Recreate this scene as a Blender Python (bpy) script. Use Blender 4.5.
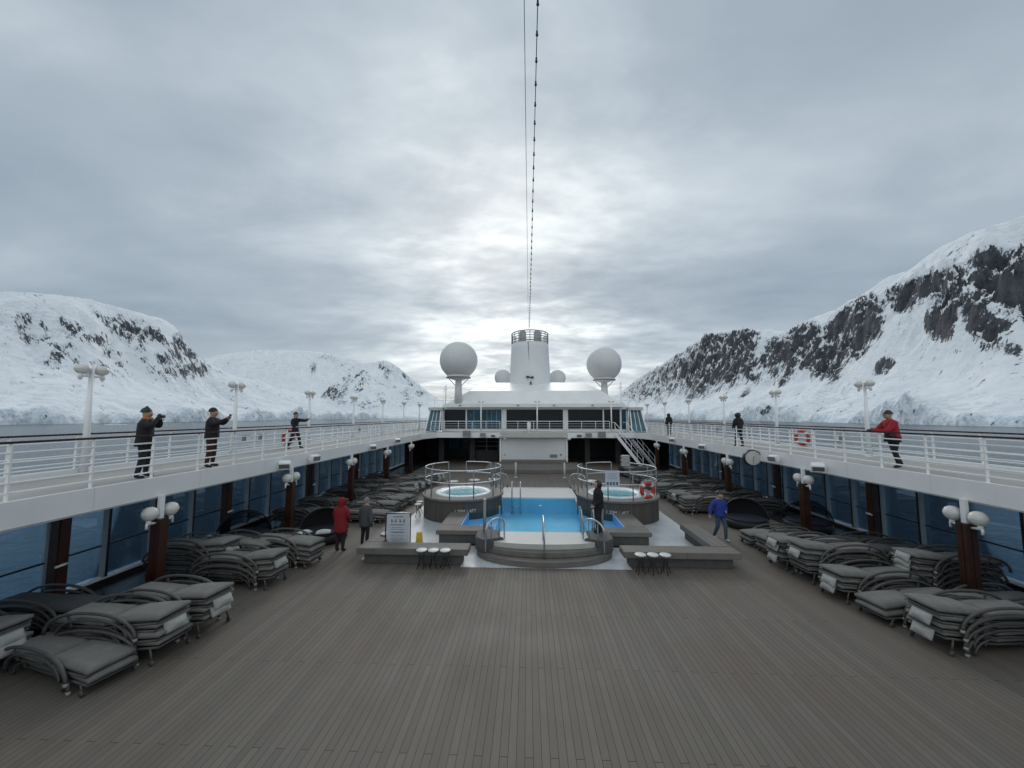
import bpy, bmesh, math, random
from mathutils import Vector, Matrix, noise
random.seed(7)
PI = math.pi
rad = math.radians
for o in list(bpy.data.objects):
    bpy.data.objects.remove(o)
SC = bpy.context.scene
COL = SC.collection

# ------------------------------------------------------------------ camera
cam = bpy.data.cameras.new('camera')
cam.sensor_fit = 'HORIZONTAL'
cam.sensor_width = 36.0
cam.lens = 36.0 * 385.0 / 1024.0
cam.clip_start = 0.05
cam.clip_end = 60000
camo = bpy.data.objects.new('camera', cam)
COL.objects.link(camo)
camo.location = (-0.63, 0.0, 4.6)
camo.rotation_euler = (rad(90 + 4.75), 0, rad(2.38))
SC.camera = camo

# ------------------------------------------------------------------ world
SUN_EL, SUN_AZ = rad(27), rad(-5)          # azimuth measured from +Y towards +X
W = bpy.data.worlds.new('World')
SC.world = W
W.use_nodes = True
nt = W.node_tree
N, L = nt.nodes, nt.links
N.clear()


def nd(nt, typ, **kw):
    n = nt.nodes.new(typ)
    for k, v in kw.items():
        if k in ('inp',):
            for a, b in v.items():
                n.inputs[a].default_value = b
        else:
            setattr(n, k, v)
    return n


def mathn(nt, op, a, b=None, c=None, clamp=False):
    n = nt.nodes.new('ShaderNodeMath')
    n.operation = op
    n.use_clamp = clamp
    for i, v in enumerate((a, b, c)):
        if v is None:
            continue
        if isinstance(v, (int, float)):
            n.inputs[i].default_value = v
        else:
            nt.links.new(v, n.inputs[i])
    return n.outputs[0]


def mixc(nt, fac, a, b, mode='MIX'):
    n = nt.nodes.new('ShaderNodeMix')
    n.data_type = 'RGBA'
    n.blend_type = mode
    for s, v in ((n.inputs[0], fac), (n.inputs[6], a), (n.inputs[7], b)):
        if isinstance(v, (int, float)):
            s.default_value = v
        elif isinstance(v, tuple):
            s.default_value = v if len(v) == 4 else v + (1,)
        else:
            nt.links.new(v, s)
    return n.outputs[2]


def ramp(nt, fac, pts, interp='LINEAR'):
    n = nt.nodes.new('ShaderNodeValToRGB')
    n.color_ramp.interpolation = interp
    e = n.color_ramp.elements
    while len(e) < len(pts):
        e.new(0.5)
    for i, (p, c) in enumerate(pts):
        e[i].position = p
        if isinstance(c, (int, float)):
            c = (c, c, c)
        e[i].color = tuple(c) + (1,)
    nt.links.new(fac, n.inputs[0])
    return n.outputs[0]


def noisen(nt, vec, scale, detail=4, rough=0.5, dist=0.0):
    n = nt.nodes.new('ShaderNodeTexNoise')
    n.inputs['Scale'].default_value = scale
    n.inputs['Detail'].default_value = detail
    n.inputs['Roughness'].default_value = rough
    n.inputs['Distortion'].default_value = dist
    if vec is not None:
        nt.links.new(vec, n.inputs['Vector'])
    return n.outputs[0]


sky = nd(nt, 'ShaderNodeTexSky', sky_type='NISHITA', sun_disc=False, sun_elevation=SUN_EL, sun_rotation=SUN_AZ)
tc = nd(nt, 'ShaderNodeTexCoord')
sep = nd(nt, 'ShaderNodeSeparateXYZ')
L.new(tc.outputs['Generated'], sep.inputs[0])
zc = mathn(nt, 'MAXIMUM', sep.outputs[2], 0.0)
den = mathn(nt, 'ADD', zc, 0.16)
cu = mathn(nt, 'DIVIDE', sep.outputs[0], den)
cv = mathn(nt, 'DIVIDE', sep.outputs[1], den)
cmb = nd(nt, 'ShaderNodeCombineXYZ')
L.new(cu, cmb.inputs[0]); L.new(cv, cmb.inputs[1])
mp = nd(nt, 'ShaderNodeMapping')
mp.inputs['Rotation'].default_value = (0, 0, rad(-32))
mp.inputs['Scale'].default_value = (0.62, 1.0, 1)
mp.inputs['Location'].default_value = (3.1, 1.7, 0)
L.new(cmb.outputs[0], mp.inputs[0])
n_big = noisen(nt, mp.outputs[0], 0.85, 3, 0.5, 0.5)
n_mid = noisen(nt, mp.outputs[0], 2.0, 6, 0.52, 0.5)
n_fin = noisen(nt, mp.outputs[0], 8.0, 5, 0.55, 0.2)
# brightness of the cloud deck: bright round the hidden sun and in a streak above the ship
sd = (math.sin(SUN_AZ) * math.cos(SUN_EL), math.cos(SUN_AZ) * math.cos(SUN_EL), math.sin(SUN_EL))


def dotdir(d):
    n = nd(nt, 'ShaderNodeVectorMath', operation='DOT_PRODUCT')
    L.new(tc.outputs['Generated'], n.inputs[0])
    n.inputs[1].default_value = d
    return n.outputs['Value']


g = mathn(nt, 'POWER', mathn(nt, 'MAXIMUM', dotdir(sd), 0.0), 9.0)
g2 = mathn(nt, 'POWER', mathn(nt, 'MAXIMUM', dotdir((0.0, 0.995, 0.09)), 0.0), 16.0)
bx0 = mathn(nt, 'ADD', sep.outputs[0], 0.07)
band = mathn(nt, 'POWER', mathn(nt, 'MAXIMUM', mathn(nt, 'SUBTRACT', 1.0, mathn(nt, 'MULTIPLY', mathn(nt, 'MULTIPLY', bx0, bx0), 2.2)), 0.0), 4.0)
wf = mathn(nt, 'ADD', mathn(nt, 'MULTIPLY', g, 0.40), mathn(nt, 'MULTIPLY', g2, 0.9))
v = mathn(nt, 'MULTIPLY', mathn(nt, 'SUBTRACT', n_big, 0.5), 0.85)
v = mathn(nt, 'ADD', v, mathn(nt, 'MULTIPLY', mathn(nt, 'SUBTRACT', n_mid, 0.5), mathn(nt, 'ADD', 0.34, mathn(nt, 'MULTIPLY', wf, 0.75))))
v = mathn(nt, 'ADD', v, mathn(nt, 'MULTIPLY', mathn(nt, 'SUBTRACT', n_fin, 0.5), mathn(nt, 'ADD', 0.08, mathn(nt, 'MULTIPLY', wf, 0.6))))
v = mathn(nt, 'ADD', v, mathn(nt, 'MULTIPLY', g, 0.07))
v = mathn(nt, 'ADD', v, mathn(nt, 'MULTIPLY', g2, 0.16))
v = mathn(nt, 'ADD', v, mathn(nt, 'MULTIPLY', band, 0.13))
back = mathn(nt, 'ADD', mathn(nt, 'MULTIPLY', sep.outputs[1], -1.6), 0.1, clamp=True)   # brightness added to the unseen sky astern, lights surfaces facing the camera
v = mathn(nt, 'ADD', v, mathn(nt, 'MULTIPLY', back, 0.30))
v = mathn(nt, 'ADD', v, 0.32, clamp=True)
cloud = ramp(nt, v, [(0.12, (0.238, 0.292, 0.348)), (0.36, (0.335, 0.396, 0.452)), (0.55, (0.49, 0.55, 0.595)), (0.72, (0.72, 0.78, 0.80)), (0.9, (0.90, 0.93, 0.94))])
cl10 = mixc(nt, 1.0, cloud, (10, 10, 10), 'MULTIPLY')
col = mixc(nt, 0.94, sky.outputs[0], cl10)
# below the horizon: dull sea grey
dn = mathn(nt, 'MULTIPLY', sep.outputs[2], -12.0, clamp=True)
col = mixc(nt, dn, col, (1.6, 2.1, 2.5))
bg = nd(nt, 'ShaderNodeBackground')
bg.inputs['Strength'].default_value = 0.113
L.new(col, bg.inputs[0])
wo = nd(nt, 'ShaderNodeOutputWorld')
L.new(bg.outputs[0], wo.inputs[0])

sun = bpy.data.lights.new('sun', 'SUN')
sun.energy = 0.7
sun.angle = rad(25)
sun.color = (1.0, 0.97, 0.92)
suno = bpy.data.objects.new('sun', sun)
COL.objects.link(suno)
suno.rotation_euler = Vector(sd).to_track_quat('Z', 'Y').to_euler()
suno.location = (0, 20, 60)

SC.view_settings.view_transform = 'Standard'
SC.view_settings.look = 'None'
SC.view_settings.gamma = 1.0
SC.view_settings.exposure = 0.12
SC.render.engine = 'CYCLES'
SC.cycles.max_bounces = 8
SC.cycles.transparent_max_bounces = 16


# ------------------------------------------------------------------ materials
def newmat(name):
    m = bpy.data.materials.new(name)
    m.use_nodes = True
    t = m.node_tree
    p = t.nodes['Principled BSDF']
    return m, t, p


def mat(name, col, rough=0.6, var=0.12, scale=3.0, metal=0.0, bump=0.0, bscale=30.0, spec=0.5, tint=None, coat=0.0):
    """painted / woven / metal surface with uneven colour, roughness and optional relief"""
    m, t, p = newmat(name)
    c = t.nodes.new('ShaderNodeTexCoord')
    n = noisen(t, c.outputs['Object'], scale, 5, 0.6)
    lo = tuple(x * (1 - var) for x in col)
    hi = tuple(min(1, x * (1 + var)) for x in (tint or col))
    cc = ramp(t, n, [(0.3, lo), (0.7, hi)])
    t.links.new(cc, p.inputs['Base Color'])
    r = ramp(t, n, [(0.3, max(0, rough - 0.06)), (0.7, min(1, rough + 0.08))])
    t.links.new(r, p.inputs['Roughness'])
    p.inputs['Metallic'].default_value = metal
    p.inputs['Specular IOR Level'].default_value = spec
    p.inputs['Coat Weight'].default_value = coat
    if bump:
        b = t.nodes.new('ShaderNodeBump')
        b.inputs['Strength'].default_value = bump
        b.inputs['Distance'].default_value = 0.01
        t.links.new(noisen(t, c.outputs['Object'], bscale, 4, 0.6), b.inputs['Height'])
        t.links.new(b.outputs[0], p.inputs['Normal'])
    return m


def glassmat(name, tintc, refl=0.12, rough=0.02, waves=0.0, wscale=3.0, wdist=0.02, fk=0.9):
    m = bpy.data.materials.new(name)
    m.use_nodes = True
    t = m.node_tree
    t.nodes.clear()
    tr = t.nodes.new('ShaderNodeBsdfTransparent')
    tr.inputs[0].default_value = tuple(tintc) + (1,)
    gl = t.nodes.new('ShaderNodeBsdfGlossy')
    gl.inputs['Roughness'].default_value = rough
    gl.inputs['Color'].default_value = (0.9, 0.95, 1, 1)
    fr = t.nodes.new('ShaderNodeFresnel')
    fr.inputs['IOR'].default_value = 1.45
    mx = t.nodes.new('ShaderNodeMixShader')
    fac = mathn(t, 'ADD', mathn(t, 'MULTIPLY', fr.outputs[0], fk), refl * 0.2, clamp=True)
    if waves:
        c = t.nodes.new('ShaderNodeTexCoord')
        b = t.nodes.new('ShaderNodeBump')
        b.inputs['Strength'].default_value = waves
        b.inputs['Distance'].default_value = wdist
        t.links.new(noisen(t, c.outputs['Object'], wscale, 4, 0.6, 0.5), b.inputs['Height'])
        t.links.new(b.outputs[0], gl.inputs['Normal'])
        t.links.new(b.outputs[0], fr.inputs['Normal'])
    t.links.new(fac, mx.inputs[0])
    t.links.new(tr.outputs[0], mx.inputs[1])
    t.links.new(gl.outputs[0], mx.inputs[2])
    o = t.nodes.new('ShaderNodeOutputMaterial')
    t.links.new(mx.outputs[0], o.inputs[0])
    return m


M = {}


def shippaint(name, col, rough=0.42):
    m, t, p = newmat(name)
    c = t.nodes.new('ShaderNodeTexCoord')
    mp_ = t.nodes.new('ShaderNodeMapping')
    mp_.inputs['Scale'].default_value = (1.0, 1.4, 0.25)
    t.links.new(c.outputs['Object'], mp_.inputs[0])
    n = noisen(t, c.outputs['Object'], 0.8, 5, 0.6)
    cc = ramp(t, n, [(0.3, tuple(x * 0.90 for x in col)), (0.7, col)])
    st = ramp(t, noisen(t, mp_.outputs[0], 3.0, 6, 0.7), [(0.60, 0.0), (0.76, 1.0)])
    cc = mixc(t, mathn(t, 'MULTIPLY', st, 0.35), cc, tuple(x * k for x, k in zip(col, (0.80, 0.74, 0.66))))
    sx_ = t.nodes.new('ShaderNodeSeparateXYZ')
    t.links.new(c.outputs['Object'], sx_.inputs[0])
    fy = mathn(t, 'FRACT', mathn(t, 'DIVIDE', sx_.outputs[1], 2.7))
    sm = mathn(t, 'LESS_THAN', fy, 0.006)
    cc = mixc(t, mathn(t, 'MULTIPLY', sm, 0.45), cc, tuple(x * 0.55 for x in col))
    t.links.new(cc, p.inputs['Base Color'])
    p.inputs['Roughness'].default_value = rough
    b = t.nodes.new('ShaderNodeBump')
    b.inputs['Strength'].default_value = 0.25
    b.inputs['Distance'].default_value = 0.02
    t.links.new(mathn(t, 'ADD', noisen(t, c.outputs['Object'], 1.6, 3, 0.5), mathn(t, 'MULTIPLY', sm, 0.3)), b.inputs['Height'])
    t.links.new(b.outputs[0], p.inputs['Normal'])
    return m


M['white'] = shippaint('white_paint', (0.88, 0.88, 0.87))
M['white_gloss'] = mat('white_rail_paint', (0.86, 0.86, 0.86), 0.35, 0.05, 2)
M['dome'] = mat('dome_paint', (0.68, 0.685, 0.68), 0.55, 0.06, 0.8)
M['lampglass'] = mat('lamp_plastic', (0.72, 0.71, 0.68), 0.3, 0.08, 3, tint=(0.66, 0.63, 0.59))
M['walk'] = mat('walkway_coating', (0.36, 0.355, 0.335), 0.75, 0.10, 0.9, bump=0.2, bscale=60)
M['varnish'] = mat('dark_teak_rail', (0.045, 0.014, 0.012), 0.28, 0.3, 8)
M['brown'] = mat('brown_column', (0.042, 0.015, 0.009), 0.35, 0.35, 2.2)
M['darkbrown'] = mat('dark_brown_column', (0.050, 0.018, 0.010), 0.4, 0.3, 2)
M['steel'] = mat('brushed_steel', (0.55, 0.56, 0.57), 0.3, 0.08, 6, metal=0.9)
M['greypost'] = mat('grey_post', (0.22, 0.225, 0.23), 0.4, 0.1, 4, metal=0.4)
M['mullion'] = mat('mullion_grey', (0.33, 0.345, 0.35), 0.5, 0.1, 3)
M['black'] = mat('black_wicker', (0.010, 0.010, 0.012), 0.6, 0.3, 20, bump=0.5, bscale=90)
M['canopy'] = mat('black_canopy_cloth', (0.016, 0.016, 0.018), 0.9, 0.3, 8)
M['meshcloth'] = glassmat('black_mesh_cloth', (0.30, 0.31, 0.33), 0.0, 0.6, fk=0.02)
M['navy'] = mat('navy_cushion', (0.014, 0.015, 0.028), 0.9, 0.2, 6)
M['pillow'] = mat('white_towel', (0.55, 0.56, 0.56), 0.95, 0.08, 9, bump=0.3)
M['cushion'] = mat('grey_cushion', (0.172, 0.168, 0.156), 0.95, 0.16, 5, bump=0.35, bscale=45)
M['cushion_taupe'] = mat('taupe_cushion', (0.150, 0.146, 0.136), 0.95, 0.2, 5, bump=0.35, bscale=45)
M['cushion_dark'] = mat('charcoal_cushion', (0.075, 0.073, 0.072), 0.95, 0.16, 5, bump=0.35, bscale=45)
M['headpillow'] = mat('light_grey_pillow', (0.34, 0.34, 0.32), 0.95, 0.12, 7, bump=0.3)
M['frame'] = mat('taupe_lounger_tube', (0.080, 0.074, 0.070), 0.5, 0.2, 9)
M['weave'] = mat('taupe_weave', (0.036, 0.033, 0.032), 0.8, 0.3, 30, bump=0.6, bscale=80)
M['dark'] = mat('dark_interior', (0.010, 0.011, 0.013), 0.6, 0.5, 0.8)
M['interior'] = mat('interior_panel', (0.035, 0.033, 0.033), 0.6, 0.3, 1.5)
M['red'] = mat('red_parka', (0.20, 0.008, 0.012), 0.85, 0.2, 7, bump=0.3)
M['red2'] = mat('bright_red_parka', (0.30, 0.012, 0.02), 0.85, 0.2, 7, bump=0.3)
M['greycoat'] = mat('grey_coat', (0.060, 0.066, 0.070), 0.9, 0.2, 7, bump=0.3)
M['blackcoat'] = mat('black_coat', (0.010, 0.010, 0.013), 0.85, 0.3, 7, bump=0.3)
M['bluecoat'] = mat('blue_coat', (0.014, 0.040, 0.25), 0.8, 0.2, 7, bump=0.3)
M['jeans'] = mat('jeans', (0.055, 0.085, 0.12), 0.9, 0.2, 9)
M['trousers'] = mat('dark_trousers', (0.016, 0.017, 0.021), 0.9, 0.3, 9)
M['redtrousers'] = mat('brownish_trousers', (0.05, 0.014, 0.014), 0.9, 0.3, 9)
M['skin'] = mat('skin', (0.42, 0.24, 0.17), 0.55, 0.1, 15)
M['hair'] = mat('dark_hair', (0.018, 0.013, 0.010), 0.7, 0.3, 20)
M['greyhair'] = mat('grey_fur_trim', (0.20, 0.20, 0.19), 0.9, 0.2, 20)
M['shoe'] = mat('dark_boot', (0.012, 0.011, 0.010), 0.6, 0.2, 9)
M['whiteshoe'] = mat('white_shoe', (0.5, 0.5, 0.5), 0.6, 0.1, 9)
M['scarf'] = mat('orange_scarf', (0.40, 0.13, 0.05), 0.9, 0.2, 15)
M['ringred'] = mat('lifebuoy_orange_red', (0.42, 0.035, 0.02), 0.5, 0.15, 6)
M['ringwhite'] = mat('lifebuoy_white', (0.6, 0.6, 0.6), 0.5, 0.08, 6)
M['yellow'] = mat('yellow_plastic', (0.55, 0.38, 0.02), 0.45, 0.1, 6)
M['paper'] = mat('poster_paper', (0.50, 0.53, 0.58), 0.6, 0.04, 6)
M['ink'] = mat('poster_ink', (0.10, 0.12, 0.15), 0.6, 0.1, 6)
M['inkmid'] = mat('poster_ink_grey', (0.28, 0.31, 0.35), 0.6, 0.1, 6)
M['blackpaint'] = mat('black_paint', (0.012, 0.012, 0.014), 0.4, 0.2, 6)
M['stepwood'] = mat('step_timber', (0.150, 0.139, 0.124), 0.65, 0.18, 4, bump=0.3)
M['stone'] = mat('white_pool_edge', (0.50, 0.495, 0.47), 0.5, 0.08, 2.0, bump=0.1, bscale=12)
M['tabletop'] = mat('white_stool_top', (0.62, 0.62, 0.60), 0.4, 0.06, 6)
M['tubshell'] = mat('white_tub_shell', (0.72, 0.76, 0.78), 0.25, 0.04, 3)
M['tan'] = mat('tan_stage_floor', (0.15, 0.135, 0.12), 0.7, 0.15, 1.0)
M['screen'] = mat('blank_screen_wall', (0.70, 0.71, 0.71), 0.5, 0.05, 0.4)
M['funnel'] = mat('funnel_paint', (0.74, 0.755, 0.76), 0.5, 0.06, 0.35, bump=0.06, bscale=2)
M['sootgrey'] = mat('funnel_rail_grey', (0.36, 0.37, 0.375), 0.6, 0.2, 2)
M['hull'] = mat('hull_paint', (0.55, 0.57, 0.6), 0.5, 0.08, 0.1)


def planks(name, base, line, width, along='Y', jl=2.7, rough=0.55, stain=True, wet=0.0):
    m, t, p = newmat(name)
    c = t.nodes.new('ShaderNodeTexCoord')
    s = t.nodes.new('ShaderNodeSeparateXYZ')
    t.links.new(c.outputs['Object'], s.inputs[0])
    ax, ay = (s.outputs[0], s.outputs[1]) if along == 'Y' else (s.outputs[1], s.outputs[0])
    q = mathn(t, 'DIVIDE', ax, width)
    idx = mathn(t, 'FLOOR', q)
    fr = mathn(t, 'FRACT', q)
    e = mathn(t, 'ABSOLUTE', mathn(t, 'SUBTRACT', fr, 0.5))
    seam = mathn(t, 'GREATER_THAN', e, 0.463)
    off = mathn(t, 'MULTIPLY', mathn(t, 'FRACT', mathn(t, 'DIVIDE', idx, 3.0)), jl)
    yy = mathn(t, 'DIVIDE', mathn(t, 'ADD', ay, off), jl)
    row = mathn(t, 'FLOOR', yy)
    fy = mathn(t, 'FRACT', yy)
    joint = mathn(t, 'LESS_THAN', fy, 0.012 / jl * 1.0)
    seam = mathn(t, 'MAXIMUM', seam, joint)
    cb = t.nodes.new('ShaderNodeCombineXYZ')
    t.links.new(idx, cb.inputs[0]); t.links.new(row, cb.inputs[1])
    wn = t.nodes.new('ShaderNodeTexWhiteNoise')
    t.links.new(cb.outputs[0], wn.inputs[0])
    grain_map = t.nodes.new('ShaderNodeMapping')
    grain_map.inputs['Scale'].default_value = (60, 3, 1) if along == 'Y' else (3, 60, 1)
    t.links.new(c.outputs['Object'], grain_map.inputs[0])
    gr = noisen(t, grain_map.outputs[0], 1.0, 4, 0.6)
    big = noisen(t, c.outputs['Object'], 0.28, 5, 0.6, 0.4)
    fac = mathn(t, 'ADD', mathn(t, 'MULTIPLY', wn.outputs[0], 0.24), mathn(t, 'MULTIPLY', gr, 0.30))
    fac = mathn(t, 'ADD', fac, 0.70)
    fac = mathn(t, 'ADD', fac, mathn(t, 'MULTIPLY', mathn(t, 'SUBTRACT', big, 0.5), 0.35))
    cc = mixc(t, 1.0, base, fac, 'MULTIPLY')
    if stain:
        st = ramp(t, noisen(t, c.outputs['Object'], 0.42, 6, 0.65, 0.6), [(0.46, 0.0), (0.66, 1.0)])
        cc = mixc(t, mathn(t, 'MULTIPLY', st, 0.55), cc, tuple(x * k for x, k in zip(base, (0.90, 0.76, 0.70))))
        sp = ramp(t, noisen(t, c.outputs['Object'], 5.0, 5, 0.7), [(0.60, 0.0), (0.72, 1.0)])
        cc = mixc(t, mathn(t, 'MULTIPLY', sp, 0.22), cc, tuple(x * 1.35 for x in base))
    cc = mixc(t, seam, cc, line)
    t.links.new(cc, p.inputs['Base Color'])
    rr = mathn(t, 'ADD', rough, mathn(t, 'MULTIPLY', mathn(t, 'SUBTRACT', big, 0.5), 0.5), clamp=True)
    t.links.new(rr, p.inputs['Roughness'])
    p.inputs['Specular IOR Level'].default_value = 0.5
    b = t.nodes.new('ShaderNodeBump')
    b.inputs['Strength'].default_value = 0.6
    b.inputs['Distance'].default_value = 0.004
    t.links.new(mathn(t, 'SUBTRACT', gr, mathn(t, 'MULTIPLY', seam, 1.5)), b.inputs['Height'])
    t.links.new(b.outputs[0], p.inputs['Normal'])
    return m


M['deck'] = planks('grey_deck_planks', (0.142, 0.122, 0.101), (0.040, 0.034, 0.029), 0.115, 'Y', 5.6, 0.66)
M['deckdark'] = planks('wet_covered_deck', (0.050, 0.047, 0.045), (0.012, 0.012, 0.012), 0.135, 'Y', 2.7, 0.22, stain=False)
M['bench'] = planks('bench_planks', (0.165, 0.154, 0.138), (0.05, 0.046, 0.042), 0.11, 'X', 3.2, 0.65)
M['benchv'] = planks('bench_planks_side', (0.165, 0.154, 0.138), (0.05, 0.046, 0.042), 0.11, 'Y', 3.2, 0.65)


def slatmat(name, base, width):
    """upright boards on a curved or straight wall, seams by position"""
    m, t, p = newmat(name)
    c = t.nodes.new('ShaderNodeTexCoord')
    s = t.nodes.new('ShaderNodeSeparateXYZ')
    t.links.new(c.outputs['Object'], s.inputs[0])
    a = mathn(t, 'ARCTAN2', s.outputs[1], s.outputs[0])
    q = mathn(t, 'MULTIPLY', a, width)
    fr = mathn(t, 'ABSOLUTE', mathn(t, 'SUBTRACT', mathn(t, 'FRACT', q), 0.5))
    seam = mathn(t, 'GREATER_THAN', fr, 0.455)
    wn = t.nodes.new('ShaderNodeTexWhiteNoise')
    cb = t.nodes.new('ShaderNodeCombineXYZ')
    t.links.new(mathn(t, 'FLOOR', q), cb.inputs[0])
    t.links.new(cb.outputs[0], wn.inputs[0])
    f = mathn(t, 'ADD', 0.75, mathn(t, 'ADD', mathn(t, 'MULTIPLY', wn.outputs[0], 0.3), mathn(t, 'MULTIPLY', noisen(t, c.outputs['Object'], 3, 5), 0.3)))
    cc = mixc(t, 1.0, base, f, 'MULTIPLY')
    cc = mixc(t, seam, cc, tuple(x * 0.4 for x in base))
    t.links.new(cc, p.inputs['Base Color'])
    p.inputs['Roughness'].default_value = 0.7
    return m


M['tubwall'] = slatmat('hot_tub_boards', (0.075, 0.066, 0.055), 14.0)
M['sidewood'] = mat('bench_base_boards', (0.085, 0.085, 0.083), 0.7, 0.2, 5, bump=0.3)


def whitefloor():
    m, t, p = newmat('white_floor_tiles')
    c = t.nodes.new('ShaderNodeTexCoord')
    n = noisen(t, c.outputs['Object'], 1.3, 6, 0.65)
    cc = ramp(t, n, [(0.3, (0.42, 0.44, 0.45)), (0.65, (0.58, 0.60, 0.61))])
    br = t.nodes.new('ShaderNodeTexBrick')
    br.inputs['Scale'].default_value = 1.0
    br.inputs['Mortar Size'].default_value = 0.006
    br.inputs['Brick Width'].default_value = 0.6
    br.inputs['Row Height'].default_value = 0.6
    br.inputs['Color1'].default_value = (1, 1, 1, 1)
    br.inputs['Color2'].default_value = (0.93, 0.94, 0.94, 1)
    br.inputs['Mortar'].default_value = (0.72, 0.72, 0.72, 1)
    t.links.new(c.outputs['Object'], br.inputs['Vector'])
    cc = mixc(t, 1.0, cc, br.outputs[0], 'MULTIPLY')
    t.links.new(cc, p.inputs['Base Color'])
    t.links.new(ramp(t, n, [(0.3, 0.25), (0.7, 0.5)]), p.inputs['Roughness'])
    return m


M['whitefloor'] = whitefloor()


M['glass'] = glassmat('blue_tinted_glass', (0.66, 0.81, 0.92), 0.05)
M['poolwater'] = glassmat('pool_water', (0.66, 0.90, 0.97), 0.0, 0.05, 0.5, 5.0, 0.02, 0.10)
M['tubwater'] = glassmat('tub_water', (0.6, 0.88, 0.88), 0.1, 0.1, 1.0, 7.0, 0.03, 0.4)
M['poolfloor'] = mat('pool_blue_paint', (0.25, 0.54, 0.74), 0.5, 0.10, 1.2)
M['poolshelf'] = mat('pool_pale_blue_paint', (0.33, 0.52, 0.80), 0.5, 0.06, 1.2)
M['tubfloor'] = mat('tub_turquoise', (0.22, 0.48, 0.52), 0.5, 0.12, 2)
m_, t_, p_ = newmat('dark_blue_window')
p_.inputs['Base Color'].default_value = (0.006, 0.012, 0.018, 1)
p_.inputs['Roughness'].default_value = 0.25
p_.inputs['Specular IOR Level'].default_value = 0.25
M['window'] = m_
M['baywindow'] = mat('pale_blue_window', (0.045, 0.12, 0.165), 0.25, 0.4, 1.5, spec=0.4)
M['bluewindow'] = mat('blue_window', (0.014, 0.085, 0.14), 0.25, 0.5, 1.3, spec=0.3)


def seamat():
    m, t, p = newmat('sea_surface')
    p.inputs['Base Color'].default_value = (0.046, 0.074, 0.096, 1)
    p.inputs['Roughness'].default_value = 0.22
    p.inputs['Specular IOR Level'].default_value = 0.22
    p.inputs['IOR'].default_value = 1.33
    c = t.nodes.new('ShaderNodeTexCoord')
    h = mathn(t, 'ADD', noisen(t, c.outputs['Object'], 0.35, 6, 0.62, 0.4), mathn(t, 'MULTIPLY', noisen(t, c.outputs['Object'], 0.05, 3, 0.5), 2.0))
    b = t.nodes.new('ShaderNodeBump')
    b.inputs['Strength'].default_value = 1.0
    b.inputs['Distance'].default_value = 0.25
    t.links.new(h, b.inputs['Height'])
    t.links.new(b.outputs[0], p.inputs['Normal'])
    return m


M['sea'] = seamat()


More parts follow.
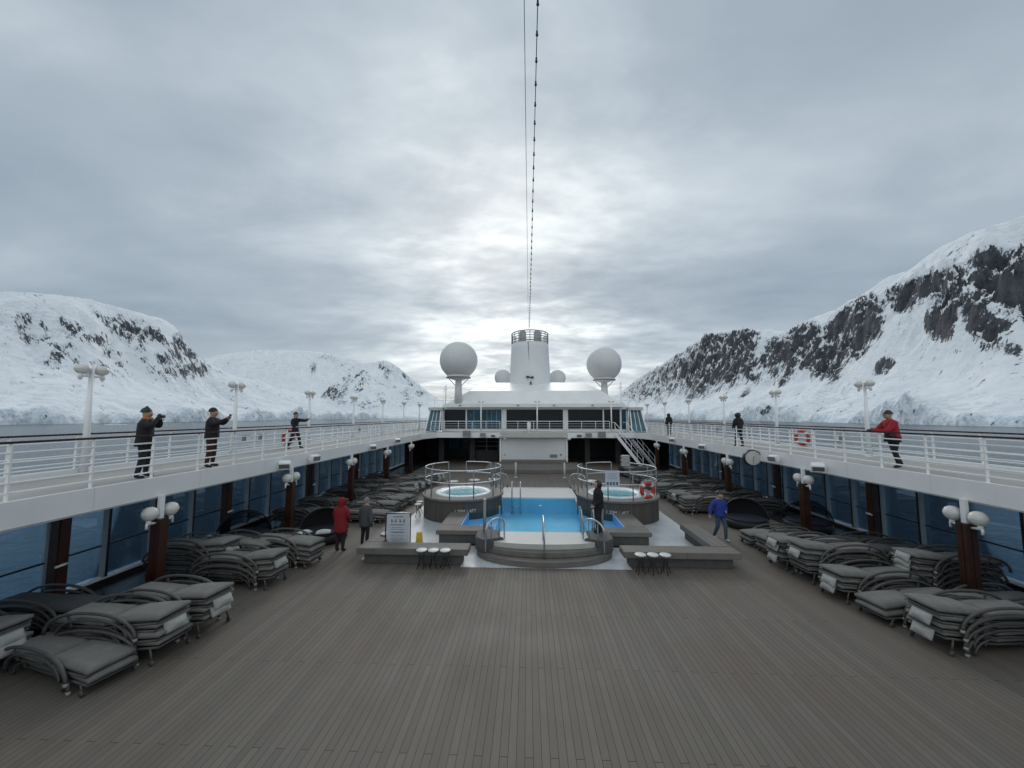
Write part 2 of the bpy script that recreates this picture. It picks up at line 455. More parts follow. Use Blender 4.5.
def snowmat():
    m, t, p = newmat('snow_and_rock')
    c = t.nodes.new('ShaderNodeTexCoord')
    at = t.nodes.new('ShaderNodeAttribute')
    at.attribute_name = 'rock'
    ice = t.nodes.new('ShaderNodeAttribute')
    ice.attribute_name = 'ice'
    sepc = t.nodes.new('ShaderNodeMapping')
    sepc.inputs['Scale'].default_value = (0.45, 1, 0.33)
    t.links.new(c.outputs['Object'], sepc.inputs[0])
    n1 = noisen(t, sepc.outputs[0], 0.021, 8, 0.68, 0.5)
    n2 = noisen(t, sepc.outputs[0], 0.07, 8, 0.75, 0.2)
    k = mathn(t, 'ADD', at.outputs['Fac'], mathn(t, 'MULTIPLY', mathn(t, 'SUBTRACT', n1, 0.5), 2.9))
    k = mathn(t, 'ADD', k, mathn(t, 'MULTIPLY', mathn(t, 'SUBTRACT', n2, 0.5), 3.4))
    ge = t.nodes.new('ShaderNodeNewGeometry')
    sn = t.nodes.new('ShaderNodeSeparateXYZ')
    t.links.new(ge.outputs['Normal'], sn.inputs[0])
    stp = mathn(t, 'MULTIPLY', mathn(t, 'SUBTRACT', 0.74, sn.outputs[2]), 1.5)
    k = mathn(t, 'ADD', k, mathn(t, 'MULTIPLY', mathn(t, 'SUBTRACT', noisen(t, sepc.outputs[0], 0.16, 6, 0.75, 0.1), 0.5), 2.4))
    k = mathn(t, 'ADD', k, mathn(t, 'MULTIPLY', stp, mathn(t, 'GREATER_THAN', at.outputs['Fac'], 0.02)))
    rk = ramp(t, k, [(0.66, 0.0), (0.72, 1.0)])
    snow = ramp(t, noisen(t, c.outputs['Object'], 0.006, 6, 0.6, 0.5), [(0.3, (0.80, 0.84, 0.88)), (0.65, (0.90, 0.92, 0.94))])
    icec = ramp(t, noisen(t, c.outputs['Object'], 0.05, 7, 0.7, 1.0), [(0.36, (0.46, 0.60, 0.71)), (0.52, (0.86, 0.90, 0.93))])
    snow = mixc(t, ice.outputs['Fac'], snow, icec)
    cz = t.nodes.new('ShaderNodeMapping')
    cz.inputs['Scale'].default_value = (1, 1, 3.0)
    t.links.new(c.outputs['Object'], cz.inputs[0])
    crev = ramp(t, noisen(t, cz.outputs[0], 0.0075, 7, 0.62, 1.5), [(0.46, 0.0), (0.50, 1.0), (0.54, 0.0)])
    patch = ramp(t, noisen(t, c.outputs['Object'], 0.003, 3, 0.5), [(0.42, 0.0), (0.6, 1.0)])
    snow = mixc(t, mathn(t, 'MULTIPLY', mathn(t, 'MULTIPLY', crev, patch), 0.55), snow, (0.50, 0.58, 0.66))
    rock = ramp(t, noisen(t, sepc.outputs[0], 0.06, 6, 0.7), [(0.3, (0.030, 0.033, 0.040)), (0.7, (0.13, 0.135, 0.148))])
    cc = mixc(t, rk, snow, rock)
    t.links.new(cc, p.inputs['Base Color'])
    p.inputs['Roughness'].default_value = 0.8
    p.inputs['Specular IOR Level'].default_value = 0.2
    b = t.nodes.new('ShaderNodeBump')
    b.inputs['Strength'].default_value = 0.7
    b.inputs['Distance'].default_value = 9.0
    hh = mathn(t, 'ADD', noisen(t, c.outputs['Object'], 0.022, 8, 0.62, 0.8), mathn(t, 'MULTIPLY', rk, 0.35))
    hh = mathn(t, 'ADD', hh, mathn(t, 'MULTIPLY', noisen(t, c.outputs['Object'], 0.005, 4, 0.55, 0.6), 5.0))
    vo = t.nodes.new('ShaderNodeTexVoronoi')
    vo.inputs['Scale'].default_value = 0.045
    t.links.new(sepc.outputs[0], vo.inputs['Vector'])
    hh = mathn(t, 'ADD', hh, mathn(t, 'MULTIPLY', mathn(t, 'MULTIPLY', vo.outputs['Distance'], ice.outputs['Fac']), 1.6))
    t.links.new(hh, b.inputs['Height'])
    t.links.new(b.outputs[0], p.inputs['Normal'])
    return m


M['mountain'] = snowmat()


# ------------------------------------------------------------------ mesh helpers
class MB:
    def __init__(s):
        s.v = []; s.f = []; s.m = []; s.mats = []; s.cur = 0; s.sm = []; s.smooth = False

    def mat(s, m):
        if m not in s.mats:
            s.mats.append(m)
        s.cur = s.mats.index(m)
        return s

    def add(s, vs, fs, smooth=None):
        b = len(s.v)
        s.v += [tuple(v) for v in vs]
        for f in fs:
            s.f.append(tuple(b + i for i in f)); s.m.append(s.cur)
            s.sm.append(s.smooth if smooth is None else smooth)
        return s

    def box(s, x0, x1, y0, y1, z0, z1):
        vs = [(x, y, z) for z in (z0, z1) for y in (y0, y1) for x in (x0, x1)]
        return s.add(vs, [(0, 2, 3, 1), (4, 5, 7, 6), (0, 1, 5, 4), (2, 6, 7, 3), (0, 4, 6, 2), (1, 3, 7, 5)])

    def bar(s, a, b, w, h=None):
        """rectangular bar between two points"""
        a, b = Vector(a), Vector(b); h = h or w
        d = (b - a).normalized()
        up = Vector((0, 0, 1)) if abs(d.z) < 0.95 else Vector((1, 0, 0))
        r = d.cross(up).normalized() * w / 2
        u = r.cross(d).normalized() * h / 2
        vs = [p + q for p in (a, b) for q in (-r - u, r - u, r + u, -r + u)]
        return s.add(vs, [(3, 2, 1, 0), (4, 5, 6, 7), (0, 1, 5, 4), (1, 2, 6, 5), (2, 3, 7, 6), (3, 0, 4, 7)])

    def tube(s, pts, r, n=8, closed=False, caps=True):
        pts = [Vector(p) for p in pts]
        m = len(pts)
        rr = r if isinstance(r, (list, tuple)) else [r] * m
        rings = []
        prev = None
        for i, p in enumerate(pts):
            if closed:
                d = pts[(i + 1) % m] - pts[i - 1]
            else:
                d = pts[min(i + 1, m - 1)] - pts[max(i - 1, 0)]
            d.normalize()
            if prev is None:
                a = d.orthogonal().normalized()
                if abs(d.z) < 0.9:
                    a = d.cross(Vector((0, 0, 1))).normalized()
            else:
                a = (prev - d * prev.dot(d)).normalized()
            prev = a
            b = d.cross(a)
            rings.append([p + (a * math.cos(t) + b * math.sin(t)) * rr[i] for t in [2 * PI * k / n for k in range(n)]])
        vs = [v for rg in rings for v in rg]
        fs = []
        for i in range(m if closed else m - 1):
            j = (i + 1) % m
            for k in range(n):
                fs.append((i * n + k, i * n + (k + 1) % n, j * n + (k + 1) % n, j * n + k))
        s.add(vs, fs, True)
        if caps and not closed:
            b = len(s.v) - len(vs)
            s.f.append(tuple(b + k for k in range(n))[::-1]); s.m.append(s.cur); s.sm.append(False)
            s.f.append(tuple(b + (m - 1) * n + k for k in range(n))); s.m.append(s.cur); s.sm.append(False)
        return s

    def lathe(s, prof, c=(0, 0, 0), n=32, axis='Z', a0=0, a1=2 * PI, smooth=True):
        full = abs(a1 - a0 - 2 * PI) < 1e-6
        k = n if full else n + 1
        vs = []
        for r, z in prof:
            for i in range(k):
                a = a0 + (a1 - a0) * i / n
                p = (r * math.cos(a), r * math.sin(a), z)
                if axis == 'X': p = (p[2], p[0], p[1])
                if axis == 'Y': p = (p[0], p[2], p[1])
                vs.append((c[0] + p[0], c[1] + p[1], c[2] + p[2]))
        fs = []
        for j in range(len(prof) - 1):
            for i in range(n):
                i2 = (i + 1) % k
                fs.append((j * k + i, j * k + i2, (j + 1) * k + i2, (j + 1) * k + i))
        return s.add(vs, fs, smooth)

    def ball(s, c, rx, ry=None, rz=None, n=20, m=12, z0=-1.0, z1=1.0):
        ry = ry or rx; rz = rz or rx
        vs = []
        t0, t1 = math.asin(z0), math.asin(z1)
        for j in range(m + 1):
            t = t0 + (t1 - t0) * j / m
            for i in range(n):
                a = 2 * PI * i / n
                vs.append((c[0] + rx * math.cos(t) * math.cos(a), c[1] + ry * math.cos(t) * math.sin(a), c[2] + rz * math.sin(t)))
        fs = [(j * n + i, j * n + (i + 1) % n, (j + 1) * n + (i + 1) % n, (j + 1) * n + i) for j in range(m) for i in range(n)]
        return s.add(vs, fs, True)

    def prism(s, poly, z0, z1):
        n = len(poly)
        vs = [(x, y, z0) for x, y in poly] + [(x, y, z1) for x, y in poly]
        fs = [tuple(range(n))[::-1], tuple(range(n, 2 * n))] + [(i, (i + 1) % n, n + (i + 1) % n, n + i) for i in range(n)]
        return s.add(vs, fs, False)

    def build(s, name, parent=None, bevel=0.0, loc=None):
        me = bpy.data.meshes.new(name)
        me.from_pydata(s.v, [], s.f)
        for m in s.mats:
            me.materials.append(M[m] if isinstance(m, str) else m)
        me.polygons.foreach_set('material_index', s.m)
        me.polygons.foreach_set('use_smooth', s.sm)
        bm = bmesh.new(); bm.from_mesh(me)
        if bevel:
            es = [e for e in bm.edges if len(e.link_faces) == 2 and e.calc_face_angle(0) > 0.6]
            bmesh.ops.bevel(bm, geom=es, offset=bevel, segments=2, affect='EDGES', clamp_overlap=True)
        bmesh.ops.recalc_face_normals(bm, faces=bm.faces)
        bm.to_mesh(me); bm.free()
        me.update()
        o = bpy.data.objects.new(name, me)
        COL.objects.link(o)
        if parent is not None:
            o.parent = parent
        if loc:
            o.location = loc
        return o


def mk(m):
    return MB().mat(m)


def tag(o, label=None, cat=None, group=None, kind=None):
    if label: o['label'] = label
    if cat: o['category'] = cat
    if group: o['group'] = group
    if kind: o['kind'] = kind
    return o


def empty(name, loc=(0, 0, 0), rz=0, label=None, cat=None, group=None, kind=None):
    o = bpy.data.objects.new(name, None)
    o.empty_display_size = 0.2
    COL.objects.link(o)
    o.location = loc; o.rotation_euler = (0, 0, rz)
    return tag(o, label, cat, group, kind)


KIDS = {}


def kids(o):
    return [c for c in o.children]


def copy_tree(o, parent=None, swap=None):
    c = o.copy()
    COL.objects.link(c)
    if parent is not None:
        c.parent = parent
    for ch in list(o.children):
        copy_tree(ch, c, swap)
    return c


def nz(x, y, z, s, oct=4):
    return noise.fractal(Vector((x * s, y * s, z * s)), 1.0, 2.1, oct)


# ------------------------------------------------------------------ sea and mountains
SEA = -20.0
b = mk('sea')
b.add([(-30000, -3000, SEA), (30000, -3000, SEA), (30000, 40000, SEA), (-30000, 40000, SEA)], [(0, 1, 2, 3)])
tag(b.build('sea'), kind='structure')


def interp(tab, x):
    if x <= tab[0][0]: return tab[0][1]
    for (a, p), (c, q) in zip(tab, tab[1:]):
        if x <= c:
            return p + (q - p) * (x - a) / (c - a)
    return tab[-1][1]


def sst(a, b_, x):
    t = min(1, max(0, (x - a) / (b_ - a)))
    return t * t * (3 - 2 * t)


def blob(px, py, bl):
    best = 0
    for (cx, cy, rx, ry, rot, s) in bl:
        a = rad(rot)
        dx, dy = px - cx, py - cy
        u = (dx * math.cos(a) + dy * math.sin(a)) / rx
        w = (-dx * math.sin(a) + dy * math.cos(a)) / ry
        d = u * u + w * w
        if d < 2.6:
            best = max(best, s * (1 - d / 2.6))
    return best


def mountain(name, side, tab, X0, WID, px0, px1, ncol, nrow, cliff, blobs, apron=0.38, steep=(0.38, 1.0), seed=0.0, back=1.6, rough=1.0, amp=1.0, Yback=None):
    """a coast range: columns fan out from the fairway, rows climb from the shore to the ridge and down behind"""
    vs, rk, ic = [], [], []
    for i in range(ncol + 1):
        px = px0 + (px1 - px0) * i / ncol
        t = (px - 528) / 385.0
        py = sum(interp(tab, px + q) * w for q, w in zip(range(-18, 19, 3), (1, 2, 3, 4, 5, 6, 7, 6, 5, 4, 3, 2, 1))) / 49.0 if px1 - px0 > 500 else interp(tab, px)
        for j in range(nrow + 1):
            s = (j / nrow) ** 1.25 * back
            u = s * WID
            if Yback:                       # far range facing the camera: rows run along depth
                Y = Yback + u
                X = t * Y
                Yr = Yback + WID
            else:
                coast = X0 + 60 * nz(px * 0.012, seed, 0, 1.0, 2) * 1.0
                X = side * (coast + u)
                Y = X / t
                Yr = (X0 + WID) / abs(t)
            H = (416 - py) / 385.0 * Yr + 24.6      # height over the sea
            if s <= 0.0005:
                h = -3
            else:
                cl = cliff * (0.8 + 0.9 * nz(X, Y, seed, 0.004, 3))
                prof = apron * s + (1 - apron) * sst(steep[0], steep[1], s)
                if s > 1: prof = 1 - 0.25 * (s - 1) / 0.6 * (1 + (s - 1))
                h = cl * min(1, (s / 0.02) ** 0.7) + (H - cl) * prof
                st = sst(0.40, 0.7, s) * (1 - 0.85 * sst(0.82, 1.0, s)) if s < 1 else 0.12
                rg = 1 - abs(noise.noise(Vector((X * 0.0035 + seed, Y * 0.0035, 0.3)))) * 2
                rg2 = 1 - abs(noise.noise(Vector((X * 0.011 + seed, Y * 0.011, 1.3)))) * 2
                pyb = 416 - (h - 24.6) / max(Y, 1) * 385
                mk_ = min(1.0, blob(px, pyb, blobs) * 1.6)
                rg3 = 1 - abs(noise.noise(Vector((X * 0.031 + seed, Y * 0.031, 2.3)))) * 2
                dh = (rg - 0.5) * 0.09 + (rg2 - 0.5) * (0.025 + 0.10 * mk_) + (rg3 - 0.5) * (0.006 + 0.055 * mk_) + nz(X, Y, seed, 0.02, 6) * (0.014 + 0.06 * mk_)
                h += H * dh * st * rough * amp
                h += H * 0.012 * nz(X, Y, seed + 3, 0.012, 4) * (1 if s > 0.03 else 0)
                if s < 0.06:
                    h += cl * 0.60 * nz(X, Y, seed + 7, 0.022, 6) * (1 - s / 0.06)
            z = SEA + h
            vs.append((X, Y, z))
            pym = 416 - (z - 4.6) / max(Y, 1) * 385
            rk.append(blob(px, pym, blobs) * 0.92)
            ic.append(min(1, 1.6 * max(0, 1 - s / 0.055)) if s < 0.055 else 0)
    k = nrow + 1
    fs = [(i * k + j, (i + 1) * k + j, (i + 1) * k + j + 1, i * k + j + 1) for i in range(ncol) for j in range(nrow)]
    me = bpy.data.meshes.new(name)
    me.from_pydata(vs, [], fs)
    me.materials.append(M['mountain'])
    a = me.attributes.new('rock', 'FLOAT', 'POINT'); a.data.foreach_set('value', rk)
    a = me.attributes.new('ice', 'FLOAT', 'POINT'); a.data.foreach_set('value', ic)
    me.polygons.foreach_set('use_smooth', [True] * len(fs))
    bm = bmesh.new(); bm.from_mesh(me)
    bmesh.ops.recalc_face_normals(bm, faces=bm.faces)
    if sum(f.normal.z for f in bm.faces) < 0:
        for f in bm.faces: f.normal_flip()
    bm.to_mesh(me); bm.free()
    o = bpy.data.objects.new(name, me)
    COL.objects.link(o)
    tag(o, kind='structure')
    return o


tabR = [(615, 398), (622, 392), (632, 381), (645, 374), (655, 369), (670, 359), (682, 352), (695, 345), (706, 338), (715, 334), (722, 332), (745, 332), (760, 331), (785, 333), (800, 322), (815, 317), (830, 310), (850, 299), (866, 291), (870, 284), (888, 276), (905, 270), (925, 258), (960, 240), (1000, 226), (1024, 217), (1120, 190), (1300, 170), (1700, 150)]
blR = [(640, 390, 13, 9, 0, .62), (660, 380, 16, 13, -20, .62), (678, 370, 15, 16, -20, .66), (700, 372, 17, 20, -50, .80), (715, 355, 22, 20, -30, .78), (735, 352, 15, 22, 10, .78), (738, 370, 12, 12, -30, .6),
       (747, 378, 10, 6, -30, .5), (722, 378, 12, 10, -40, .6), (770, 355, 9, 16, 25, .80), (779, 378, 11, 4, -50, .75), (765, 399, 12, 3, -55, .7), (787, 350, 9, 22, 10, .85), (800, 340, 14, 18, -20, .72), (812, 360, 16, 14, -20, .68), (820, 372, 10, 9, -20, .9),
       (832, 345, 14, 14, -20, .70), (850, 330, 15, 14, -30, .72), (862, 310, 10, 12, -40, .75), (845, 350, 9, 9, -20, .7), (858, 318, 12, 16, -20, .6), (872, 369, 8, 5, -30, .85), (737, 397, 9, 2.6, -50, .75), (690, 394, 9, 5, -50, .6), (655, 398, 6, 5, 0, .5),
       (895, 300, 12, 10, -20, .80), (920, 292, 18, 8, -20, .78), (942, 285, 12, 8, -20, .72), (932, 322, 11, 15, 25, .95), (945, 305, 14, 6, -20, .7), (962, 320, 9, 18, -10, .92), (978, 337, 12, 15, -35, .95), (988, 350, 16, 6, 40, .85), (998, 285, 26, 20, -10, .80), (1018, 310, 12, 16, 0, .82), (980, 268, 16, 9, -25, .72), (1016, 265, 14, 12, 0, .8), (968, 350, 6, 3, -30, .6), (1018, 367, 5, 5, 0, .8)]
mountain('hills', 1, tabR, 1110, 760, 612, 1600, 900, 210, 47, blR, apron=0.36, steep=(0.34, 1.0), seed=2.0)

tabL = [(-500, 320), (-300, 300), (-60, 290), (0, 290), (30, 293), (60, 298), (90, 306), (120, 313), (150, 322), (159, 328), (165, 338), (172, 343), (180, 350), (195, 362), (215, 371), (235, 377), (260, 384), (300, 394), (340, 403), (380, 408), (425, 412)]
blL = [(112, 326, 22, 8, 12, .82), (88, 318, 10, 4, 12, .6), (135, 331, 10, 6, 10, .7), (25, 356, 9, 10, 20, .82), (14, 372, 8, 3, 10, .7), (8, 384, 6, 3, 0, .6), (30, 343, 8, 4, 20, .5), (162, 342, 9, 9, 40, .6), (178, 351, 12, 12, 30, .66), (184, 367, 11, 6, 10, .66), (172, 369, 9, 8, 20, .6), (153, 372, 9, 5, 10, .62), (143, 358, 10, 6, 10, .6), (90, 349, 7, 3, 10, .5), (70, 335, 12, 4, 10, .45), (35, 322, 14, 5, 10, .35), (210, 370, 8, 2, 10, .5)]
for k_ in range(60):
    bx_ = random.uniform(-40, 170); by_ = random.uniform(302 + max(0, (bx_ - 60) * 0.25), 372)
    blL.append((bx_, by_, random.uniform(4, 12), random.uniform(2, 4), random.uniform(0, 30), random.uniform(.22, .42)))
tabL = [(a, b_ - (6 if a < 160 else 0)) for a, b_ in tabL]
blL = [(a, b_, c, d, e, f * 0.68) for a, b_, c, d, e, f in blL]
mountain('hills', -1, tabL, 1460, 850, -450, 425, 700, 190, 50, blL, apron=0.42, steep=(0.42, 1.0), seed=9.0, amp=0.75)
# the broad snow dome behind, and the pointed massif in front of it
tabD = [(150, 385), (185, 358), (205, 353), (225, 350), (250, 348), (290, 348), (310, 350), (320, 352), (345, 357), (365, 363), (395, 375), (420, 392), (435, 405)]
blD = [(322, 356, 9, 2.5, 5, .6), (307, 366, 2.5, 6, 0, .6), (350, 368, 6, 2, 10, .4), (338, 364, 6, 2, 10, .45)]
mountain('hills', -1, tabD, 0, 3200, 150, 440, 300, 120, 20, blD, apron=0.5, steep=(0.2, 1.0), seed=14.0, Yback=5200, amp=0.6)
tabC = [(312, 402), (322, 390), (335, 379), (350, 368), (360, 362), (370, 361), (383, 360), (392, 364), (400, 370), (408, 377), (415, 382), (424, 389), (432, 395), (442, 401), (455, 408)]
blC = [(331, 394, 13, 8, 20, .72), (345, 403, 8, 5, 10, .6), (366, 406, 11, 7, 20, .74), (357, 386, 4, 7, 30, .6), (376, 396, 8, 3, 40, .6), (350, 378, 8, 2, -30, .5), (408, 398, 9, 3.5, 30, .66), (420, 402, 8, 3, 30, .6), (340, 373, 8, 2, -40, .4), (392, 386, 6, 2, 50, .45)]
for k_ in range(26):
    blC.append((random.uniform(335, 430), random.uniform(368, 408), random.uniform(3, 8), random.uniform(1.5, 3), random.uniform(20, 60), random.uniform(.28, .48)))
mountain('hills', -1, tabC, 0, 1500, 300, 462, 260, 150, 22, blC, apron=0.3, steep=(0.1, 1.0), seed=21.0, Yback=3600, amp=0.9)
tabE = [(430, 408), (445, 403), (460, 405), (490, 408), (520, 411), (560, 408), (590, 403), (612, 399), (630, 395), (650, 390)]
mountain('hills', 1, tabE, 0, 2500, 425, 660, 200, 60, 20, [(625, 402, 6, 5, 0, .5)], apron=0.5, steep=(0.1, 1.0), seed=31.0, Yback=9000, amp=0.6)
# small floe by the left shore
b = mk('mountain')
ring = [(random.uniform(0.8, 1.15) * math.cos(a), random.uniform(0.8, 1.15) * math.sin(a)) for a in [2 * PI * k / 14 for k in range(14)]]
b.prism([(x * 28, y * 10) for x, y in ring], 0, 2.6)
b.prism([(x * 15 - 5, y * 6) for x, y in ring], 2.6, 4.0)
fl = b.build('ice_floe', bevel=0.8, loc=(-1090, 980, SEA - 0.2))
tag(fl, 'flat white ice floe on the water left of the tall railing lamp', 'ice floe')

# ------------------------------------------------------------------ hull and decks
UP = 3.03     # upper walkway level
FB = 2.565     # underside of the walkway fascia
b = mk('hull')
b.prism([(-12.9, -14), (12.9, -14), (12.9, 70), (8, 95), (0, 108), (-8, 95), (-12.9, 70)], SEA - 2, -1.5)
b.box(-12.9, -12.7, -14, 37, -1.5, -0.02)
b.box(12.7, 12.9, -14, 37, -1.5, -0.02)
tag(b.build('ship_hull'), 'white hull of the ship below the open deck', 'hull')

PX0, PX1, PY0, PY1 = -3.22, 2.98, 14.05, 19.85    # pool opening
PC = -0.12


def sheet(name, m, x0, x1, y0, y1, z, hole=None, th=0.0):
    b = mk(m)
    if hole:
        hx0, hx1, hy0, hy1 = hole
        for r in ((x0, x1, y0, hy0), (x0, x1, hy1, y1), (x0, hx0, hy0, hy1), (hx1, x1, hy0, hy1)):
            b.add([(r[0], r[2], z), (r[1], r[2], z), (r[1], r[3], z), (r[0], r[3], z)], [(0, 1, 2, 3)])
    else:
        b.add([(x0, y0, z), (x1, y0, z), (x1, y1, z), (x0, y1, z)], [(0, 1, 2, 3)])
    return tag(b.build(name), kind='structure')


hole = (PX0, PX1, PY0, PY1)
sheet('deck', 'deck', -10.2, 10.2, -14, 44, 0.0, hole)
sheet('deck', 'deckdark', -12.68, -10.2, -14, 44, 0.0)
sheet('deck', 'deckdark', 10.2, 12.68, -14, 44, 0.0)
sheet('pool_area_floor', 'whitefloor', -6.02, 5.74, 12.6, 25.4, 0.004, hole)
sheet('pool_area_floor', 'whitefloor', -2.72, 2.48, 12.1, 12.6, 0.004)

# upper walkways with fascia, one each side, joined by the cross deck at the far end
for sx in (-1, 1):
    b = mk('white')
    x0, x1 = sorted((sx * 10.05, sx * 12.9))
    b.box(x0, x1, -14, 52, FB + 0.3, UP - 0.02)
    xa, xb = sorted((sx * 10.0, sx * 10.12))
    b.box(xa, xb, -14, 36.4, FB, UP + 0.02)
    # rounded inner corner towards the cross deck
    xa, xb = sorted((sx * 8.6, sx * 10.05))
    b.add([(sx * 10.05, 33.6, FB), (sx * 9.1, 36.4, FB), (sx * 10.05, 36.4, FB), (sx * 10.05, 33.6, UP + 0.02), (sx * 9.1, 36.4, UP + 0.02), (sx * 10.05, 36.4, UP + 0.02)], [(0, 1, 2), (3, 5, 4), (0, 3, 4, 1), (1, 4, 5, 2), (2, 5, 3, 0)])
    # shadow line and lip under the fascia
    b.mat('mullion')
    xa, xb = sorted((sx * 9.985, sx * 10.13))
    b.box(xa, xb, -14, 36.4, FB - 0.035, FB - 0.002)
    tag(b.build('upper_walkway'), kind='structure')
    b = mk('walk')
    xa, xb = sorted((sx * 10.2, sx * 12.62))
    b.add([(xa, -14, UP + 0.002), (xb, -14, UP + 0.002), (xb, 52, UP + 0.002), (xa, 52, UP + 0.002)], [(0, 1, 2, 3)])
    tag(b.build('walkway_surface'), kind='structure')

b = mk('white')
b.box(-10.0, 10.0, 36.4, 52, FB + 0.2, UP - 0.01)
b.box(-9.2, 9.2, 36.3, 36.5, FB, UP + 0.03)
b.mat('walk'); b.box(-10.1, 10.1, 36.5, 39, UP - 0.005, UP + 0.003)
tag(b.build('cross_deck'), kind='structure')
# deck we stand on, behind the camera
b = mk('white'); b.box(-10.0, 10.0, -14, -1.0, FB, UP)
tag(b.build('rear_cross_deck'), kind='structure')


# ------------------------------------------------------------------ railings
def railing(name, label, x, y0, y1, kerb, step=1.36, first=0.0, group=None, face=1, cham=None):
    t = empty(name, (x, y0, UP), 0, label, 'railing', group)
    Ln = y1 - y0
    b = mk('varnish'); b.bar((0, 0, 1.08), (0, Ln, 1.08), 0.085, 0.045); b.build('handrail', t, bevel=0.012)
    b = mk('white_gloss')
    zs = (0.16, 0.34, 0.53, 0.71, 0.89)
    for z in zs:
        b.tube([(0, 0, z), (0, Ln, z)], 0.021, 6)
    b.build('rail_bars', t)
    if kerb:
        b = mk('white'); b.box(-0.06, 0.06, 0, Ln, 0, 0.16); b.build('kerb', t, bevel=0.01)
    y = first
    pm = None
    while y <= Ln + 0.01:
        if pm is None:
            b = mk('white_gloss')
            b.box(-0.03, 0.03, -0.015, 0.015, 0.0, 1.055)
            b.box(-0.05, 0.05, -0.03, 0.03, 0.161 if kerb else 0.003, 0.175 if kerb else 0.015)
            pm = b.build('post', t, bevel=0.003); pm.location = (0, y, 0)
        else:
            c = pm.copy(); COL.objects.link(c); c.location = (0, y, 0)
        y += step
    return t


g = 'railings along the upper walkways'
railing('railing', 'white inner railing of left walkway with dark wooden handrail', -10.14, -3, 36.3, False, first=0.25, group=g)
railing('railing', 'white outer railing over the sea on the left side', -12.75, -3, 50, True, first=0.7, group=g)
railing('railing', 'white inner railing of right walkway with dark wooden handrail', 10.14, -3, 36.3, False, first=0.4, group=g)
railing('railing', 'white outer railing over the sea on the right side', 12.75, -3, 50, True, first=0.1, group=g)


def cross_railing(x0, x1, y, label):
    t = empty('railing', (x0, y, UP), 0, label, 'railing', 'railings along the front of the far cross deck')
    Ln = x1 - x0
    b = mk('white_gloss'); b.tube([(0, 0, 1.07), (Ln, 0, 1.07)], 0.03, 8); b.build('handrail', t)
    b = mk('white_gloss')
    for z in (0.2, 0.41, 0.62, 0.84): b.tube([(0, 0, z), (Ln, 0, z)], 0.013, 6)
    b.build('rail_bars', t)
    n = max(2, round(Ln / 1.4))
    for i in range(n + 1):
        b = mk('white_gloss'); b.tube([(Ln * i / n, 0, 0.03), (Ln * i / n, 0, 1.06)], 0.022, 8); b.build('post', t)


cross_railing(-9.9, -3.3, 36.62, 'white railing of far cross deck left of the blank wall')
cross_railing(-3.1, 2.9, 36.72, 'white railing of far cross deck above the blank white wall')
cross_railing(3.1, 7.0, 36.62, 'white railing of far cross deck between blank wall and stairs')


# ------------------------------------------------------------------ side windscreens
def windscreen(sx, label, pillars, side_word):
    X = sx * 12.42
    t = empty('windscreen', (X, 0, 0), 0, label, 'windscreen', 'glass windscreens under the walkways')
    y0, y1 = -4.0, 36.58
    b = mk('white'); b.box(-0.10, 0.10, y0, y1, 0.12, 0.20); b.build('sill', t, bevel=0.01)
    b = mk('dark'); b.box(-0.16, 0.16, y0, y1, 0.0, 0.12); b.build('base', t)
    b = mk('mullion'); b.box(-0.09, 0.09, y0, y1, 2.66, 2.78); b.build('head', t)
    b = mk('blackpaint'); b.box(-0.03, 0.03, y0, y1, 1.01, 1.05); b.build('mid_rail', t)
    ys = []
    y = pillars[0] - 5.4 * 2
    k = 0
    while y < y1:
        for f in (0, 0.235, 0.48, 0.74):
            yy = y + f * 5.4
            if y0 < yy < y1: ys.append((yy, f == 0))
        y += 5.4
    for yy, main in ys:
        b = mk('mullion')
        b.box(-0.16 if sx > 0 else -0.03, 0.03 if sx > 0 else 0.16, yy - 0.045, yy + 0.045, 0.205, 2.655)
        b.mat('blackpaint')
        e = -sx * 0.163
        b.box(min(e, e - sx * 0.012), max(e, e - sx * 0.012), yy - 0.03, yy + 0.03, 0.205, 2.655)
        b.build('mullion', t)
    edges = [y0] + [a for a, _ in ys] + [y1]
    for a, c in zip(edges, edges[1:]):
        b = mk('glass')
        b.box(-0.006, 0.006, a + 0.047, c - 0.047, 0.202, 2.658)
        b.build('pane', t)
    # column shells at every main frame
    for i, py in enumerate(pillars):
        t2 = empty('column', (sx * 12.1, py, 0), 0, 'dark brown column against the %s glass, %s from the near end' % (side_word, ('first', 'second', 'third', 'fourth', 'fifth', 'sixth')[i]), 'column', 'dark columns standing against the windscreens')
        b = mk('darkbrown'); b.box(-0.13, 0.13, -0.13, 0.13, 0, 2.82); b.build('shaft', t2, bevel=0.02)
        b = mk('white_gloss'); b.tube([(-sx * 0.17, -0.05, 1.02), (-sx * 0.30, -0.05, 1.04), (-sx * 0.30, -0.28, 1.03)], 0.028, 8); b.build('bracket', t2)


windscreen(-1, 'blue tinted glass windscreen along the left side of the deck', [9.25, 14.5, 20.2, 25.6, 31.0], 'left')
windscreen(1, 'blue tinted glass windscreen along the right side of the deck', [9.6, 15.1, 20.6, 26.0, 31.4], 'right')


# ------------------------------------------------------------------ lamps
def lamp_heads(t, ys, z, sc=1.0, zz=1.0):
    for i, sy in enumerate((-1, 1)):
        cy = sy * ys
        b = mk('lampglass')
        prof = [(0.0, 0.145), (0.10, 0.136), (0.19, 0.10), (0.238, 0.04), (0.245, 0.0), (0.232, -0.05), (0.17, -0.115), (0.08, -0.145), (0, -0.15)]
        b.lathe([(r * sc, q * zz) for r, q in prof], (0, cy, z), 24)
        b.lathe([(0.247 * sc, 0.008), (0.257 * sc, 0.0), (0.247 * sc, -0.012)], (0, cy, z), 24)
        b.build('lamp_globe', t)


